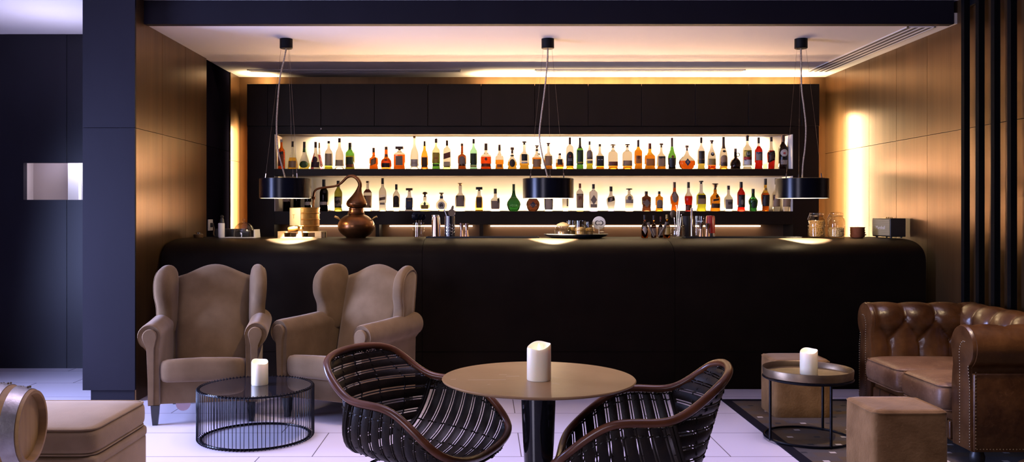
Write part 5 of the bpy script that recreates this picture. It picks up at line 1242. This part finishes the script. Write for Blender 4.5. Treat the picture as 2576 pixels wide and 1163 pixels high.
MB().lathe(pf, 32, (0, 0, 0), 2, 1, False, False).build('glass', G_jar, t)
mb = MB()
for i in range(7):
    for j in range(3):
        a = radians(195+i*25); zz = 0.022+0.024*j+(0.012 if i % 2 else 0)
        ring = [(0.0474*cos(a+0.2*cos(2*pi*k/10)), 0.0474*sin(a+0.2*cos(2*pi*k/10)), zz+0.010*sin(2*pi*k/10)) for k in range(10)]
        mb.tube(ring, 0.0015, 4, True)
mb.build('cut_pattern', G_jar, t)
MB().tube([(-0.026+0.0018*k, -sqrt(0.0482**2-(-0.026+0.0018*k)**2), 0.128+0.008*sin(k*1.7)*(0.6+0.4*cos(k*0.9))) for k in range(30)], 0.0014, 5).build('lettering', M_white, t)
for u, lab in ((1763.5, 'copper jigger in front of the cut mixing glass'), (1779, 'copper jigger in front of the red shaker')):
    q = place('jigger', lab, 'jigger', u, 'copper jiggers on the right mat', Yc-0.045, ZM)
    MB().lathe([(0, 0), (0.020, 0), (0.0215, 0.002), (0.010, 0.060), (0.010, 0.066), (0.0215, 0.112), (0.020, 0.112), (0.009, 0.068), (0, 0.066)], 24, (0, 0, 0), 2, 1, False, False).build('cup', M_shaker, q)
t = place('cocktail_shaker', 'red cocktail shaker with steel foot on the right bar mat', 'shaker', 1787, None, Yc+0.01, ZM)
MB().lathe([(0, 0), (0.040, 0), (0.0425, 0.003), (0.0405, 0.03), (0, 0.03)], 32, (0, 0, 0), 2, 1, False, False).build('foot', M_steel, t)
MB().lathe([(0, 0.0302), (0.0405, 0.0302), (0.035, 0.165), (0.030, 0.175), (0, 0.176)], 32, (0, 0, 0), 2, 1, False, False).build('tin', mat('red_lacquer', (0.30, 0.018, 0.014), 0.3), t)
# snack jars
def snack(u, fillh, lab, lab2, nm, col, col2, L):
    t = place('clip_top_jar', lab, 'jar', u, 'clip-top snack jars', Yc)
    r, h = 0.069, 0.215
    pf = [(0, 0), (r*0.88, 0), (r, 0.012), (r, 0.135), (r*0.93, 0.155), (r*0.74, 0.172), (r*0.72, 0.186)]
    inn = [(a-0.004, max(z, 0.006)) for a, z in pf[::-1][:-1]]+[(0, 0.006)]
    MB().lathe(pf+inn, 40, (0, 0, 0), 2, 1, False, False).build('jar', G_jar, t)
    MB().lathe([(0, 0.1865), (r*0.76, 0.1865), (r*0.80, 0.192), (r*0.78, 0.205), (r*0.5, 0.213), (0, 0.214)], 40, (0, 0, 0), 2, 1, False, False).build('lid', G_jar, t)
    mb = MB(); mb.tube([((r*0.77)*cos(2*pi*k/32), (r*0.77)*sin(2*pi*k/32), 0.181) for k in range(32)], 0.0022, 5, True)
    mb.tube([(-r*0.78, 0, 0.181), (-r*1.06, 0, 0.165), (-r*1.10, 0, 0.150), (-r*0.98, 0, 0.175), (-r*0.82, 0, 0.197)], 0.002, 5); mb.build('wire_clasp', M_steel, t)
    mb = MB(); rnd = random.Random(u)
    mb.lathe([(0, 0.010), (r-0.016, 0.010), (r-0.016, fillh-0.01), (0, fillh-0.008)], 24, (0, 0, 0), 2, 1, False, False)
    n = int(900*fillh/0.14)
    for i in range(n):
        a = rnd.uniform(0, 2*pi); 
        if i < n*0.78: rr_, z = r-0.0115-rnd.uniform(0, 0.003), rnd.uniform(0.014, fillh)
        else: rr_, z = sqrt(rnd.uniform(0, 1))*(r-0.014), fillh-0.004+rnd.uniform(-0.004, 0.006)
        rot = Matrix.Rotation(rnd.uniform(0, pi), 3, 'X') @ Matrix.Rotation(rnd.uniform(0, pi), 3, 'Z')
        mb.mi = 0
        q = bmesh.ops.create_icosphere(mb.bm, subdivisions=1, radius=0.0034)
        bmesh.ops.transform(mb.bm, matrix=Matrix.Translation((rr_*cos(a), rr_*sin(a), z)) @ rot.to_4x4() @ Matrix.Diagonal((L, 1, 1, 1)), verts=q['verts'])
    o = mb.build(nm, mat(nm, col, 0.6, 0, col2, (150, 150, 150)), None, True, 80)
    o.location = (CX(u), Yc, Z0); tag(o, lab2, 'snack', None, 'stuff')
snack(2054.5, 0.140, 'clip-top glass jar nearly full of peanuts, left of the pair', 'golden peanuts filling the left clip-top jar', 'peanuts', (0.52, 0.30, 0.09), (0.66, 0.42, 0.15), 1.9)
snack(2104, 0.082, 'clip-top glass jar half full of corn kernels, beside the terracotta bowls', 'pale corn kernels in the right clip-top jar', 'corn_kernels', (0.72, 0.50, 0.24), (0.85, 0.66, 0.36), 1.2)
for k in range(4):
    q = place('snack_bowl', ('lowest', 'second from the bottom', 'third from the bottom', 'topmost')[k]+' terracotta bowl of the stack beside the radio', 'bowl', 2157, 'stacked terracotta bowls', Yc, Z0+0.0205*k, 0.4*k)
    MB().lathe([(0, 0.0), (0.045, 0.0), (0.055, 0.008), (0.060, 0.026), (0.061, 0.0275), (0.058, 0.0275), (0.053, 0.010), (0.040, 0.006), (0, 0.006)], 32, (0.002*(k % 2), 0, 0), 2, 1, False, False).build('bowl', mat('terracotta', (0.26, 0.085, 0.035), 0.5, 0, (0.20, 0.06, 0.025), (10, 10, 10)), q)
    MB().tube([(0.059, 0, 0.022), (0.069, -0.004, 0.026), (0.070, 0, 0.020)], 0.004, 6).build('lug', mat('terracotta', (0, 0, 0)), q)
# radio speaker
t = place('radio_speaker', 'vintage style black speaker with pale ribbed grille near the right wall', 'speaker', 2236, None, 7.25, Z0, radians(-82))
sw_, sd, sh = 0.128, 0.068, 0.150
for x in (-0.10, 0.10):
    for y in (-0.045, 0.045): MB().lathe([(0, 0), (0.008, 0), (0.009, 0.012), (0, 0.012)], 12, (x, y, 0), 2, 1, False, False).build('foot', M_blackp, t)
MB().box(-sw_, sw_, -sd, sd, 0.012, 0.012+sh, 0.006, 3).build('cabinet', M_blackp, t)
mb = MB(); mb.box(-sw_+0.006, sw_-0.006, -sd-0.004, -sd+0.002, 0.020, sh+0.004, 0.002, 1); g = mb.build('grille', mat('beige_grille_cloth', (0.20, 0.17, 0.10), 0.8), t)
mb = MB()
for k in range(17): mb.box(-sw_+0.008, sw_-0.008, -sd-0.0062, -sd-0.003, 0.024+0.0076*k, 0.0275+0.0076*k)
mb.build('grille_rib', mat('pale_grille_cord', (0.36, 0.31, 0.20), 0.8), g, False)
text('Marshall', 0.040, g, (0.0, -sd-0.008, 0.085), M_white, 'logo')
MB().box(-0.05, 0.05, -0.035, 0.035, sh+0.011, sh+0.0135, 0.001, 1).build('control_plate', M_brass, t)
for x in (-0.036, -0.012, 0.012, 0.036): MB().lathe([(0, sh+0.0134), (0.006, sh+0.0134), (0.006, sh+0.022), (0, sh+0.022)], 12, (x, 0, 0), 2, 1, False, False).build('knob', M_brass, t)
